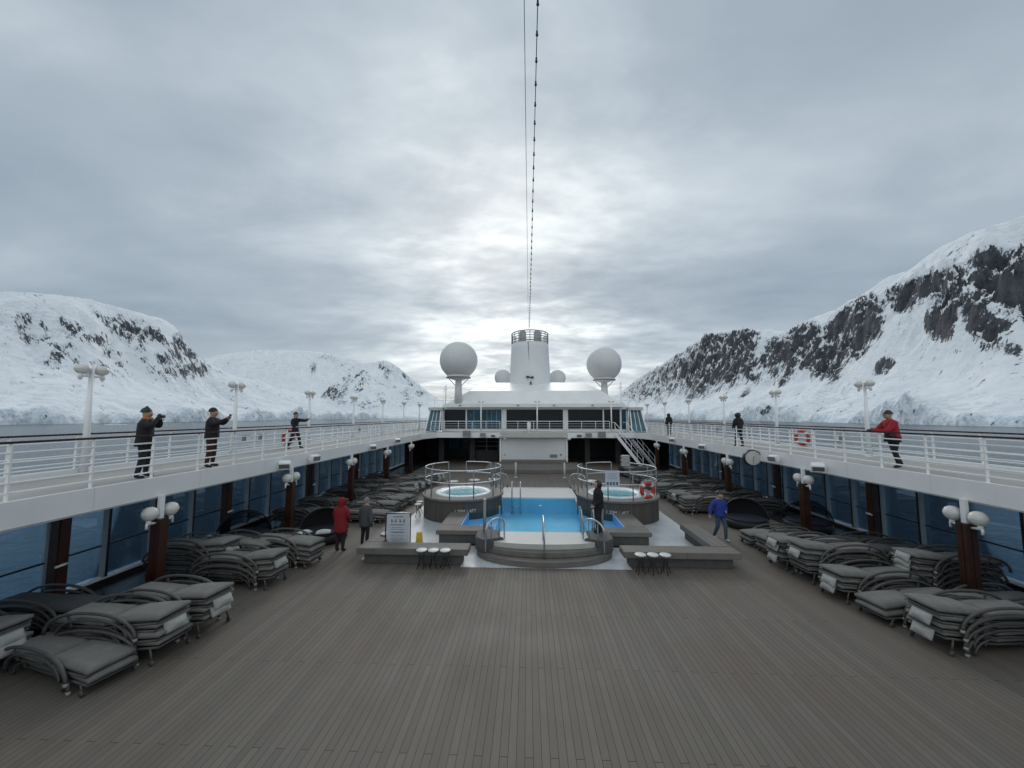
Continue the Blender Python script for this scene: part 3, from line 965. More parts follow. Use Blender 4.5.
def rail_lamp():
    t = empty('lamp_post')
    b = mk('white_gloss'); b.tube([(0, 0, 0), (0, 0, 2.98)], [0.085, 0.055], 12)
    b.lathe([(0.14, 0), (0.14, 0.03), (0.09, 0.06)], (0, 0, 0), 16); b.build('pole', t)
    b = mk('white_gloss')
    for s in (-1, 1):
        b.tube([(0, 0, 2.64), (0, s * 0.16, 2.66), (0, s * 0.27, 2.62), (0, s * 0.27, 2.54)], 0.03, 8)
        b.tube([(0, s * 0.27, 2.58), (0, s * 0.27, 2.74)], 0.05, 10)
    b.build('arm', t)
    lamp_heads(t, 0.225, 2.84, 0.70, 0.92)
    return t


proto = rail_lamp()
ordn = ('first', 'second', 'third', 'fourth', 'fifth', 'sixth', 'seventh', 'eighth')
gl = 'twin globe lamp posts on the outer railings'
first = True
for sx, ys, sw in ((-1, [10.05, 15.35, 20.7, 26.1, 31.4, 36.8, 42.2], 'left'), (1, [10.2, 15.7, 21.2, 26.7, 32.4, 38.0, 43.5], 'right')):
    for i, y in enumerate(ys):
        o = proto if first else copy_tree(proto)
        first = False
        o.location = (sx * 12.62, y, UP)
        tag(o, 'white twin globe lamp post on the %s outer railing, %s from the near end' % (sw, ordn[i]), 'lamp post', gl)


def column_lamp():
    t = empty('lamp_column')
    b = mk('brown'); b.box(-0.125, 0.125, -0.12, 0.12, 0, 2.02); b.box(-0.135, -0.127, -0.02, 0.02, 0.01, 2.01); b.box(-0.02, 0.02, -0.13, -0.122, 0.01, 2.01); b.build('shaft', t, bevel=0.02)
    b = mk('white_gloss'); b.box(-0.05, 0.05, -0.06, 0.06, 2.022, 2.60); b.build('upper_post', t, bevel=0.01)
    b = mk('white_gloss')
    for s in (-1, 1):
        b.tube([(0, s * 0.12, 1.94), (0, s * 0.26, 1.96), (0, s * 0.34, 1.96), (0, s * 0.34, 1.84)], 0.03, 8)
        b.tube([(0, s * 0.30, 1.94), (0, s * 0.30, 2.06)], 0.05, 10)
    b.build('arm', t)
    lamp_heads(t, 0.28, 2.20, 0.68, 1.15)
    return t


proto = column_lamp()
first = True
for sx, ys, sw in ((-1, [9.6, 15.0, 20.2, 25.4, 30.6], 'left'), (1, [10.0, 15.5, 21.15, 26.9, 32.4], 'right')):
    for i, y in enumerate(ys):
        o = proto if first else copy_tree(proto)
        first = False
        o.location = (sx * 9.93, y, 0)
        tag(o, 'red-brown column with twin white lamps by the %s loungers, %s from the near end' % (sw, ordn[i]), 'lamp column', 'lamp columns holding up the walkway edges')


# floodlights and loudspeakers fixed on the fascia
def floodlight(x, y, z, rz, tilt, label):
    t = empty('floodlight', (x, y, z), rz, label, 'floodlight', 'white floodlights fixed on the walkway edges')
    b = mk('white_gloss'); b.box(-0.20, 0.20, -0.13, 0.13, -0.14, 0.10); h = b.build('housing', t, bevel=0.03); h.rotation_euler = (tilt, 0, 0)
    b = mk('greypost'); b.box(-0.17, 0.17, -0.145, -0.133, -0.11, 0.07); f = b.build('front_glass', t); f.rotation_euler = (tilt, 0, 0)
    b = mk('white_gloss'); b.tube([(-0.22, 0, 0), (-0.22, 0, -0.2), (0.22, 0, -0.2), (0.22, 0, 0)], 0.018, 6); b.build('bracket', t)
    return t


floodlight(-9.78, 14.3, 2.80, rad(28), rad(25), 'white floodlight on left fascia above the second lamp column')
floodlight(-9.72, 16.25, 2.84, rad(70), rad(10), 'white floodlight on left fascia beyond the second lamp column')
floodlight(9.72, 16.9, 2.84, rad(-70), rad(10), 'white floodlight on right fascia beside the clock')
floodlight(9.75, 14.45, 2.80, rad(-30), rad(30), 'white floodlight on right fascia above the second lamp column')
floodlight(-9.8, 22.6, 2.80, rad(40), rad(20), 'white floodlight on left fascia beyond the third lamp column')
floodlight(9.8, 23.8, 2.80, rad(-40), rad(20), 'white floodlight on right fascia beyond the third lamp column')
floodlight(-9.8, 26.9, 2.92, rad(40), rad(20), 'white floodlight on left fascia beyond the fourth lamp column')
floodlight(9.8, 28.6, 2.92, rad(-40), rad(20), 'white floodlight on right fascia beyond the fourth lamp column')

for i, (x, y, lab) in enumerate(((-12.6, 16.0, 'small grey box on left outer railing before the second lamp post'), (-12.6, 17.0, 'small grey box on left outer railing just beyond the second lamp post'), (-12.6, 27.2, 'small grey box far along the left outer railing'), (12.6, 17.1, 'small grey box on right outer railing near the lifebuoy'), (12.6, 27.8, 'small grey box far along the right outer railing'))):
    t = empty('junction_box', (x, y, UP + 0.62), rad(90 if x < 0 else -90), lab, 'junction box', 'small grey boxes on the outer railings')
    b = mk('greypost'); b.box(-0.17, 0.17, -0.10, 0.06, -0.15, 0.15); b.build('case', t, bevel=0.015)
    b = mk('dome'); b.box(-0.13, 0.13, -0.115, -0.102, -0.10, 0.10); b.build('cover', t)

# clock
t = empty('clock', (9.72, 18.45, 2.68), 0, 'round black-rimmed wall clock hanging on the right walkway edge', 'clock')
t.rotation_euler = (0, 0, rad(-10))        # its face looks back down the deck (-Y locally)
b = mk('blackpaint'); b.lathe([(0.0, 0.24), (0.40, 0.24), (0.43, 0.20), (0.43, -0.08), (0.40, -0.11), (0.385, -0.11), (0.385, -0.085)], (0, 0, 0), 40, 'Y'); b.build('case', t)
b = mk('tabletop'); b.lathe([(0.386, -0.086), (0.0, -0.086)], (0, 0, 0), 40, 'Y'); b.build('dial', t)
b = mk('blackpaint')
for k in range(12):
    a = k * PI / 6
    b.bar((0.29 * math.sin(a), -0.092, 0.29 * math.cos(a)), (0.345 * math.sin(a), -0.092, 0.345 * math.cos(a)), 0.028, 0.006)
b.build('hour_marks', t)
t.scale = (0.85, 0.85, 0.85)
a = rad(45); b = mk('blackpaint'); b.bar((0, -0.097, 0), (0.2 * math.sin(a), -0.097, 0.2 * math.cos(a)), 0.03, 0.006); b.build('hour_hand', t)
b = mk('blackpaint'); b.bar((0, -0.105, 0.04), (0, -0.105, -0.29), 0.022, 0.006); b.build('minute_hand', t)


# ------------------------------------------------------------------ life rings
def lifebuoy(loc, rz, label, R=0.30, r=0.075):
    t = empty('lifebuoy', loc, rz, label, 'lifebuoy', 'red and white lifebuoys')
    for nm, m, offs in (('red_band', 'ringred', 0), ('white_band', 'ringwhite', 1)):
        b = mk(m)
        for k in range(4):
            c = k * PI / 2 + (PI / 4 if offs else 0)
            w = (0.60 if not offs else 0.18)
            pts = [((R) * math.sin(c + w * q / 6), 0, R * math.cos(c + w * q / 6)) for q in range(-6, 7)]
            b.tube(pts, r if not offs else r * 1.03, 12)
        b.build(nm, t)
    b = mk('ringwhite')
    pts = []
    for k in range(48):
        a = 2 * PI * k / 48
        rr = R + r + 0.02 + 0.045 * abs(math.sin(2 * a))
        pts.append((rr * math.sin(a), 0, rr * math.cos(a)))
    b.tube(pts, 0.011, 6, closed=True); b.build('grab_line', t)


lifebuoy((12.58, 19.3, UP + 0.52), rad(-72), 'red and white lifebuoy hung on the right outer railing')
lifebuoy((-12.58, 18.9, UP + 0.52), rad(72), 'red and white lifebuoy on left railing behind man with outstretched arm')

# ------------------------------------------------------------------ superstructure
SS = empty('superstructure', (0, 37, 0), 0, 'white ship superstructure with dark windows and pyramid-like roof behind the pool', 'superstructure')


def ss(b, name, parent=SS, bevel=0.0):
    o = b.build(name, None, bevel)
    o.parent = parent
    o.location = (0, -37, 0) if parent is SS else (0, 0, 0)
    return o


# lower recess
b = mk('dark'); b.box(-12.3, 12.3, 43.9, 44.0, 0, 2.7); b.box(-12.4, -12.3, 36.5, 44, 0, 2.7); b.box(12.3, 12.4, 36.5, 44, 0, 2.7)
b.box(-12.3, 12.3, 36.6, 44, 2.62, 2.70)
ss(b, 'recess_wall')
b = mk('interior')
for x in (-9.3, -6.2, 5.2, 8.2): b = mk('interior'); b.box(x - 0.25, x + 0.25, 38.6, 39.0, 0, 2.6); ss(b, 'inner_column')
b = mk('interior'); b.box(-6.6, -3.6, 39.4, 40.2, 0, 1.05); b.mat('tan'); b.box(-6.7, -3.5, 39.3, 40.3, 1.052, 1.10)
ss(b, 'bar_counter')
b = mk('mullion')
for x in (-6.4, -4.9, -3.7): b.box(x - 0.03, x + 0.03, 39.85, 39.9, 1.102, 2.4)
for z in (1.5, 1.95): b.box(-6.4, -3.7, 39.82, 39.95, z, z + 0.03)
ss(b, 'bar_shelves')
b = mk('bluewindow'); b.box(-9.6, -8.4, 43.8, 43.89, 0.9, 2.2); b.box(-8.1, -7.4, 43.8, 43.89, 0.9, 2.2)
ss(b, 'far_window')
# blank wall with stage seat
b = mk('screen'); b.box(-3.15, 2.9, 36.75, 37.0, 0.5, 2.63)
ss(b, 'blank_wall')
b = mk('white'); b.box(-3.32, -3.16, 36.6, 37.0, 0, 2.63); b.box(2.91, 3.07, 36.6, 37.0, 0, 2.63); ss(b, 'wall_post')
b = mk('greypost'); b.box(1.4, 2.1, 36.70, 36.749, 0.72, 1.0); ss(b, 'service_hatch')
b = mk('greypost'); b.box(2.35, 2.5, 36.7, 36.749, 0.9, 1.05); ss(b, 'wall_socket')
b = mk('greypost'); b.box(-2.9, -2.78, 36.7, 36.749, 0.9, 1.0); ss(b, 'wall_socket')
# balcony bulge over the wall
pts = [(-3.3, 36.29)] + [(-3.3 + 6.35 * k / 12, 36.29 - 0.55 * math.sin(PI * k / 12)) for k in range(1, 12)] + [(3.05, 36.29)]
b = mk('stone'); b.prism(pts, 2.62, 3.04); ss(b, 'balcony')
# upper house: wall, pilasters, windows
b = mk('white')
b.box(-9.3, 9.3, 38.8, 44, UP + 0.01, 3.28)
b.box(-9.3, 9.3, 38.8, 44, 5.25, 5.62)
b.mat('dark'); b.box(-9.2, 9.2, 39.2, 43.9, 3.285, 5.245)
b.mat('white')
for x, w in ((-9.2, 0.2), (-6.85, 0.12), (-5.35, 0.12), (-3.05, 0.50), (0.28, 0.14), (3.1, 0.50), (6.85, 0.12), (8.55, 0.15), (9.2, 0.2)):
    b.box(x - w / 2, x + w / 2, 38.7, 39.15, 3.29, 5.24)
ss(b, 'upper_wall')
wins = [(-9.1, -6.92, 'window'), (-6.78, -5.42, 'bluewindow'), (-5.28, -3.31, 'bluewindow'), (-2.79, 0.20, 'window'), (0.36, 2.84, 'window'), (3.36, 6.78, 'window'), (6.92, 8.46, 'window'), (8.64, 9.1, 'bluewindow')]
for x0, x1, mm in wins:
    f = mk(mm); f.box(x0, x1, 38.95, 39.0, 3.30, 5.23)
    fo = ss(f, 'window')
    if mm == 'bluewindow' and x1 - x0 > 1:
        q = mk('mullion')
        n = 4 if x1 - x0 > 1.6 else 2
        for k in range(1, n):
            xx = x0 + (x1 - x0) * k / n
            q.box(xx - 0.02, xx + 0.02, 38.92, 38.948, 3.31, 5.22)
        qq = q.build('window_bar', fo)
# slanted end bays with blue glass
for sx in (-1, 1):
    b = mk('baywindow')
    b.add([(sx * 9.35, 37.6, UP + 0.1), (sx * 10.6, 37.3, UP + 0.1), (sx * 10.25, 37.9, 5.15), (sx * 9.35, 38.2, 5.15), (sx * 9.35, 38.7, UP + 0.1), (sx * 10.6, 38.7, UP + 0.1), (sx * 10.25, 38.7, 5.15), (sx * 9.35, 38.7, 5.15)],
          [(0, 1, 2, 3), (4, 7, 6, 5), (1, 5, 6, 2), (0, 3, 7, 4), (3, 2, 6, 7), (0, 4, 5, 1)])
    ss(b, 'end_bay_glass')
    b = mk('white_gloss')
    b.bar((sx * 10.65, 37.25, UP + 0.02), (sx * 10.28, 37.85, 5.25), 0.12)
    b.bar((sx * 9.3, 37.5, UP + 0.02), (sx * 9.3, 38.1, 5.25), 0.09)
    for f in (0.33, 0.66): b.bar((sx * (9.35 + 1.25 * f), 37.58 - 0.3 * f, UP + 0.1), (sx * (9.35 + 0.9 * f), 38.15 - 0.3 * f, 5.15), 0.045)
    ss(b, 'end_bay_frame')
    b = mk('stone'); b.prism([(sx * 9.1, 37.9), (sx * 10.45, 37.6), (sx * 10.35, 44), (sx * 9.1, 44)], 5.17, 5.45); ss(b, 'end_bay_roof')
# roof: fascia, sloping face, sloping top
b = mk('white')
b.box(-8.9, 8.75, 37.6, 44.5, 5.46, 5.80)
b.add([(-8.7, 37.75, 5.802), (8.4, 37.75, 5.802), (6.75, 39.1, 7.15), (-6.6, 39.1, 7.15), (6.0, 45.5, 8.55), (-5.9, 45.5, 8.55), (8.4, 50, 5.802), (-8.7, 50, 5.802), (6.0, 50, 8.55), (-5.9, 50, 8.55)],
      [(0, 1, 2, 3), (3, 2, 4, 5), (1, 6, 8, 4, 2), (0, 3, 5, 9, 7), (5, 4, 8, 9), (6, 7, 9, 8), (0, 7, 6, 1)])
b.mat('greypost')
for x in (-7.3, -1.6, 1.9, 5.6): b.box(x - 0.10, x + 0.10, 37.5, 37.598, 5.60, 5.70)
ss(b, 'roof')
# funnel
F = empty('funnel', (-0.38, 47.0, 8.0), 0, 'tall white tapered funnel with grey railing on top rising from the roof', 'funnel')
b = mk('funnel')
prof = [(2.52, -0.3), (2.44, 2.0), (2.30, 4.7), (2.27, 5.3), (2.07, 5.35), (2.07, 4.9), (0, 4.9)]
b.lathe(prof, (0, 0, 0), 48)
fo = b.build('casing', F); fo.scale = (1.0, 1.25, 1)
b = mk('sootgrey')
for z in (5.42, 5.75, 6.05, 6.35, 6.6):
    b.tube([(2.24 * math.cos(a), 2.80 * math.sin(a), z) for a in [2 * PI * k / 40 for k in range(40)]], 0.045 if z < 6.5 else 0.06, 6, closed=True)
for k in range(20):
    a = 2 * PI * k / 20
    b.tube([(2.24 * math.cos(a), 2.80 * math.sin(a), 5.3), (2.24 * math.cos(a), 2.80 * math.sin(a), 6.6)], 0.045, 6)
b.build('top_railing', F)
for x in (-0.86, 0.88):
    b = mk('sootgrey'); b.tube([(x, -1.2, 4.95), (x, -1.2, 6.55)], 0.42, 16); b.ball((x, -1.2, 6.55), 0.42, 0.42, 0.38, z0=0.0); b.build('exhaust_pipe', F)
for x in (-0.1,):
    b = mk('greypost'); b.tube([(x, -3.0, 0.0), (x, -2.95, 3.0), (x - 0.12, -2.87, 5.25)], 0.035, 6); b.build('cable_conduit', F)
b = mk('blackpaint')
b.box(-0.45, -0.1, -3.35, -3.05, 0.95, 1.15); b.box(0.1, 0.4, -3.35, -3.05, 0.9, 1.1); b.box(0, 0.16, -3.35, -3.1, 0.15, 0.5); b.box(-0.1, 0.1, -3.2, -2.98, 0.98, 1.06)
b.build('funnel_lights', F)


# satellite domes
def dome(x, y, zc, r, zbase, label, group='white satellite domes on the roof'):
    t = empty('satellite_dome', (x, y, zbase), 0, label, 'satellite dome', group)
    h = zc - zbase
    if h > 0.6:
        b = mk('dome'); b.tube([(0, 0, 0), (0, 0, h - r * 0.96)], [0.42, 0.30], 16)
        b.lathe([(0.30, h - r * 1.08), (r * 0.60, h - r * 0.93), (r * 0.62, h - r * 0.86), (0, h - r * 0.86)], (0, 0, 0), 28)
        b.build('pedestal', t)
        b = mk('greypost')
        b.tube([(r * 0.63 * math.cos(a), r * 0.63 * math.sin(a), h - r * 0.93) for a in [2 * PI * k / 28 for k in range(28)]], 0.05, 6, closed=True)
        for s in (-1, 1): b.tube([(s * r * 0.5, 0, h - r), (s * 0.3, 0, h - r * 1.35)], 0.035, 6)
        b.build('base_ring', t)
    b = mk('dome')
    if h > 0.6:
        b.ball((0, 0, h), r, r, r * 1.0, 40, 28, z0=-0.80)
        b.lathe([(r * 0.6, h - r * 0.80), (r * 0.60, h - r * 0.86)], (0, 0, 0), 40)
    else:
        b.ball((0, 0, h), r, r, r * 1.02, 40, 28, z0=-0.5)
    b.build('shell', t)


dome(-7.55, 38.0, 10.15, 1.88, 5.8, 'large white satellite dome on a pedestal, left of the funnel')
dome(7.25, 40.0, 9.95, 1.78, 5.8, 'large white satellite dome on a pedestal, right of the funnel')
dome(-4.0, 51.5, 9.75, 1.12, 8.5, 'small white satellite dome peeping over the roof just left of the funnel')
dome(3.3, 51.5, 9.65, 1.12, 8.5, 'small white satellite dome peeping over the roof just right of the funnel')

for (x, y, h, lab) in ((-8.9, 38.4, 1.9, 'thin white antenna mast beside the left dome pedestal'), (8.7, 39.0, 2.2, 'thin white antenna mast beside the right dome pedestal')):
    b = mk('white_gloss'); b.tube([(0, 0, 0), (0, 0, h)], 0.05, 8); b.tube([(-0.18, 0, h * 0.75), (0.18, 0, h * 0.75)], 0.025, 6); b.tube([(-0.18, 0, h * 0.6), (-0.18, 0, h * 0.9)], 0.02, 6)
    o = b.build('antenna_mast', loc=(x, y, 5.8)); tag(o, lab, 'antenna', 'antenna masts on the roof')
t = empty('roof_railing', (-9.2, 38.6, 5.8), 0, 'thin railing on the roof edge beside the left dome', 'railing', 'thin railings on the roof')
b = mk('white_gloss')
for z in (0.35, 0.7): b.tube([(-0.9, 0, z), (1.6, 0, z)], 0.025, 6)
b.build('rail_bars', t)
for x in (-0.9, 0, 0.8, 1.6): b = mk('white_gloss'); b.tube([(x, 0, -0.3), (x, 0, 0.7)], 0.025, 6); b.build('post', t)
t = empty('roof_railing', (8.3, 38.6, 5.8), 0, 'thin railing and gear on the roof edge beside the right dome', 'railing', 'thin railings on the roof')
b = mk('white_gloss')
for z in (0.35, 0.7): b.tube([(-0.6, 0, z), (1.8, 0, z)], 0.025, 6)
b.build('rail_bars', t)
for x in (-0.6, 0.2, 1.0, 1.8): b = mk('white_gloss'); b.tube([(x, 0, -0.3), (x, 0, 0.7)], 0.025, 6); b.build('post', t)

# masts with small lights in front of the upper house
for i, (x, z1, lab) in enumerate(((-5.15, 6.1, 'slim white signal pole left of the blank wall'), (0.25, 6.1, 'slim white signal pole above the middle of the blank wall'), (7.25, 6.1, 'slim white signal pole next to the head of the stairs'))):
    t = empty('signal_pole', (x, 36.95, UP), 0, lab, 'pole', 'signal poles on the cross deck')
    b = mk('white_gloss'); b.tube([(0, 0, 0), (0, 0, z1 - UP)], 0.06, 8); b.build('pole', t)
    for s in (-1, 1):
        b = mk('lampglass'); b.ball((s * 0.2, 0, z1 - UP - 0.12), 0.11, 0.11, 0.07); b.tube([(0, 0, z1 - UP - 0.2), (s * 0.2, 0, z1 - UP - 0.18)], 0.02, 6); b.build('lamp_globe', t)
# loudspeakers / boxes along the cross deck fascia
for i, (x, z, w, h, m, lab) in enumerate(((-6.35, 2.98, .85, .6, 'dome', 'large grey loudspeaker box on the left of the cross deck front'), (-4.85, 2.86, .6, .4, 'dome', 'small grey loudspeaker box on the left of the cross deck front'), (-3.9, 2.75, .35, .16, 'blackpaint', 'small dark lamp box left of the blank wall top'), (4.1, 2.78, .4, .18, 'blackpaint', 'small dark lamp box right of the blank wall top'), (4.95, 2.86, .65, .42, 'dome', 'small grey loudspeaker box on the right of the cross deck front'), (6.15, 2.92, .8, .62, 'dome', 'large grey loudspeaker box on the right of the cross deck front'))):
    t = empty('loudspeaker', (x, 36.12, z), 0, lab, 'loudspeaker', 'boxes fixed along the cross deck front')
    b = mk(m); b.box(-w / 2, w / 2, -0.15, 0.17, -h / 2, h / 2); b.build('cabinet', t, bevel=0.03)
    b = mk('greypost'); b.box(-w / 2 + 0.05, w / 2 - 0.05, -0.165, -0.152, -h / 2 + 0.05, h / 2 - 0.05); b.build('grille', t)
# wall lamps at the ends of the blank wall
for x, lab in ((-3.1, 'white double wall lamp at the upper left corner of the blank wall'), (2.9, 'white double wall lamp at the upper right corner of the blank wall')):
    t = empty('wall_lamp', (x, 36.45, 2.7), 0, lab, 'wall lamp', 'white wall lamps beside the blank wall')
    b = mk('white_gloss'); b.tube([(-0.12, 0, -0.1), (0, -0.1, 0), (0.3, -0.1, -0.12)], 0.04, 8); b.build('arm', t)
    for s in (-0.12, 0.3): b = mk('lampglass'); b.ball((s, -0.1, 0.02 if s < 0 else -0.22), 0.17, 0.17, 0.13); b.build('lamp_globe', t)
t = empty('steward_bin', (-0.55, 36.9, UP), 0, 'small white post standing by the cross deck railing', 'bin')
b = mk('white_gloss'); b.lathe([(0.0, 0), (0.17, 0), (0.19, 0.9), (0.12, 1.0), (0, 1.02)], (0, 0, 0), 16); b.build('body', t)
b = mk('greypost'); b.lathe([(0.125, 1.0), (0.14, 1.03), (0, 1.05)], (0, 0, 0), 16); b.build('lid', t)
t.name = 'bin'

# stairs from the cross deck down to the lower deck
t = empty('staircase', (7.4, 36.2, 0), 0, 'steep white staircase with handrails at the right end of the cross deck', 'staircase')
A0, A1 = Vector((0, 0, 3.0)), Vector((2.0, -1.7, 0.02))
OFF = Vector((1.25, 0.75, 0))
for q in (Vector((0, 0, 0)), OFF):
    b = mk('white_gloss'); b.bar(A0 + q, A1 + q, 0.07, 0.26); b.build('stringer', t)
for k in range(1, 15):
    p = A0.lerp(A1, k / 15.0)
    b = mk('darkbrown')
    b.bar(p + OFF * 0.04 + Vector((0, 0, 0.03)), p + OFF * 0.96 + Vector((0, 0, 0.03)), 0.22, 0.03); b.build('tread', t)
for q in (Vector((0, 0, 0)), OFF):
    b = mk('white_gloss')
    for hgt in (1.0, 0.55): b.tube([A0 + q + Vector((-0.25, 0.2, hgt)), A0 + q + Vector((0, 0, hgt)), A1 + q + Vector((0, 0, hgt))] if hgt == 1.0 else [A0 + q + Vector((0, 0, hgt)), A1 + q + Vector((0, 0, hgt))], 0.028, 8)
    b.build('handrail', t)
    for k in range(6):
        p = A0.lerp(A1, k / 5.0) + q
        b = mk('white_gloss'); b.tube([p, p + Vector((0, 0, 1.0))], 0.024, 8); b.build('baluster', t)

# stage in front of the blank wall
t = empty('stage', (PC, 34, 0), 0, 'low curved timber stage with bench seat under the blank white wall', 'stage')
arc = [(-4.1, 2.55)] + [(-4.1 + 8.2 * k / 24, -1.9 - 0.9 * math.sin(PI * k / 24)) for k in range(25)] + [(4.1, 2.55)]
b = mk('tan'); b.prism(arc, 0.006, 0.30); b.build('platform', t, bevel=0.02)
b = mk('bench'); b.box(-3.0, 3.0, 1.6, 2.55, 0.302, 0.50); b.build('seat', t, bevel=0.02)
for x in (-1.45, 2.2):
    b = mk('stone'); b.tube([(x, -4.6, 0.0), (x, -4.6, 1.1)], 0.07, 10); b.lathe([(0.14, 0.0), (0.14, 0.04), (0.07, 0.05)], (x, -4.6, 0), 14); o = b.build('bollard_light')
    o.location = (PC, 34, 0)
    tag(o, 'slim pale bollard in front of the stage, %s of the aisle' % ('left' if x < 0 else 'right'), 'bollard', 'pale bollards in front of the stage')
    o.name = 'bollard'

# ------------------------------------------------------------------ pool
PO = empty('swimming_pool', (PC, 17, 0), 0, 'raised blue swimming pool with white edges and timber surround', 'swimming pool')


def pp(b, name, parent=PO, bevel=0.0, water=False):
    o = b.build(name, parent, bevel)
    o.location = (0, -17, 0) if parent is PO else (0, 0, 0)
    return o


# all pool shapes are given about the pool's centre line
hx = 3.08
b = mk('poolfloor')
b.box(-1.80, 1.80, 14.15, 19.8, -0.30, -0.25)
b.box(-1.86, -1.80, 14.15, 19.8, -0.5, 0.16); b.box(1.80, 1.86, 14.15, 19.8, -0.5, 0.16)
b.box(-1.80, 1.80, 14.08, 14.15, -0.5, 0.48); b.box(-1.80, 1.80, 19.78, 19.84, -0.5, 0.48)
pp(b, 'basin')
for q in (-1, 1):
    b = mk('poolshelf')
    x0, x1 = sorted((q * 1.86, q * hx)); b.box(x0, x1, 14.9, 18.0, 0.12, 0.16)
    x0, x1 = sorted((q * (hx - 0.03), q * (hx + 0.02))); b.box(x0, x1, 14.9, 18, 0.16, 0.47)
    x0, x1 = sorted((q * 1.82, q * hx)); b.box(x0, x1, 14.83, 14.89, 0.16, 0.47)
    pp(b, 'side_shelf')
b = mk('poolwater')
poly = [(-1.79, 14.16), (1.79, 14.16), (1.79, 14.9), (hx - 0.035, 14.9), (hx - 0.035, 17.95), (1.79, 17.95), (1.79, 19.77), (-1.79, 19.77), (-1.79, 17.95), (-hx + 0.035, 17.95), (-hx + 0.035, 14.9), (-1.79, 14.9)]
b.add([(x, y, 0.44) for x, y in poly], [tuple(range(12))])
pp(b, 'water')
b = mk('ringwhite')                       # foam round the inlet, white skimmer buoy
b.ball((0.05, 18.3, 0.45), 0.08, 0.05, 0.03)
pp(b, 'skimmer')
# white coping: front with the curved front edge, and back
arcp = [(-1.95, 13.3)] + [(1.95 * -math.cos(PI * k / 28), 13.3 - 0.56 * math.sin(PI * k / 28)) for k in range(1, 28)] + [(1.95, 13.3)]
b = mk('stone'); b.prism([(1.95, 14.08), (-1.95, 14.08)] + arcp, 0.34, 0.50); b.prism([(1.9, 14.07), (-1.9, 14.07)] + [(x * .98, y + 0.03) for x, y in arcp], 0.005, 0.338)
pp(b, 'front_coping', bevel=0.0)
b = mk('stone'); b.box(-1.95, 1.95, 19.84, 22.35, 0.005, 0.50); b.box(-1.9, -1.805, 18.0, 19.835, 0.005, 0.49); b.box(1.805, 1.9, 18.0, 19.835, 0.005, 0.49)
pp(b, 'back_coping', bevel=0.015)
# curved timber steps at the front and the back
for nm, rx, ry, z0, z1 in (('step', 2.03, 0.86, 0.18, 0.335), ('step', 2.24, 1.20, 0.008, 0.17)):
    outer = [(rx * -math.cos(PI * k / 32), 13.3 - ry * math.sin(PI * k / 32)) for k in range(33)]
    inner = [(x * .985, y + 0.015) for x, y in arcp]
    b = mk('stepwood'); n = len(outer)
    inr = [(-1.96 * math.cos(PI * k / 32), 13.3 - 0.565 * math.sin(PI * k / 32)) for k in range(33)]
    b.prism(outer + inr[::-1], z0, z1)
    pp(b, nm, bevel=0.018)
for rx, ry, z0, z1 in ((2.2, 0.9, 0.16, 0.30), (2.6, 1.5, 0.008, 0.15)):
    outer = [(rx * -math.cos(PI * k / 32), 22.36 + ry * math.sin(PI * k / 32)) for k in range(33)]
    b = mk('stepwood'); b.prism(outer[::-1], z0, z1); pp(b, 'step', bevel=0.02)
# timber borders round the wings and low side walls of the steps
for s in (-1, 1):
    b = mk('bench')
    x0, x1 = sorted((s * 1.97, s * 3.84))
    b.box(x0, x1, 14.12, 14.83, 0.35, 0.50)
    pp(b, 'border_slab', bevel=0.015)
    b = mk('sidewood'); x0, x1 = sorted((s * 1.98, s * 3.74)); b.box(x0, x1, 14.2, 14.8, 0.005, 0.348); pp(b, 'border_base')
    b = mk('benchv'); x0, x1 = sorted((s * 3.09, s * 3.84)); b.box(x0, x1, 14.832, 17.9, 0.35, 0.50); pp(b, 'border_slab', bevel=0.015)
    b = mk('sidewood'); x0, x1 = sorted((s * 3.12, s * 3.74)); b.box(x0, x1, 14.81, 17.9, 0.005, 0.348); pp(b, 'border_base')
    # rounded side wall of the steps
    prof = []
    for k in range(13):
        a = PI * (0.02 + 0.36 * k / 12)
        prof.append((2.30 * math.cos(a) * s, 13.35 - 1.0 * math.sin(a)))
    inn = []
    for k in range(13):
        a = PI * (0.02 + 0.36 * k / 12)
        inn.append((1.52 * math.cos(a) * s, 13.42 - 0.5 * math.sin(a)))
    poly = [(2.30 * s, 14.05)] + prof[:6] + inn[:6][::-1] + [(1.52 * s, 14.05)]
    b = mk('sidewood'); b.prism(poly, 0.155, 0.58); pp(b, 'step_side_wall', bevel=0.03)
# blocks behind the pool
for s in (-1, 1):
    b = mk('benchv'); x0, x1 = sorted((s * 1.97, s * 3.4)); b.box(x0, x1, 21.9, 23.4, 0.33, 0.50); b.mat('sidewood'); x0, x1 = sorted((s * 2.2, s * 3.2)); b.box(x0, x1, 22.0, 23.3, 0.005, 0.348)
    pp(b, 'rear_block', bevel=0.01)


def hoop(x, y, z, w, h, rz, label, name='hoop_handrail'):
    """steel tube hoop: rises, arches over and comes down, plus two inner posts"""
    t = empty(name, (x, y, z), rz, label, 'handrail', 'steel hoop handrails round the pool')
    b = mk('steel')
    pts = [(-w / 2, 0, 0)]
    for k in range(0, 17):
        a = PI - PI * k / 16
        pts.append((w / 2 * math.cos(a), 0, h - 0.28 + 0.28 * math.sin(a)))
    pts.append((w / 2, 0, 0))
    b.tube(pts, 0.026, 10); b.build('hoop', t)
    for q in (-0.22, 0.22):
        b = mk('greypost'); b.tube([(q * w, 0, 0), (q * w, 0, h - 0.06)], 0.02, 8); b.build('post', t)
    return t


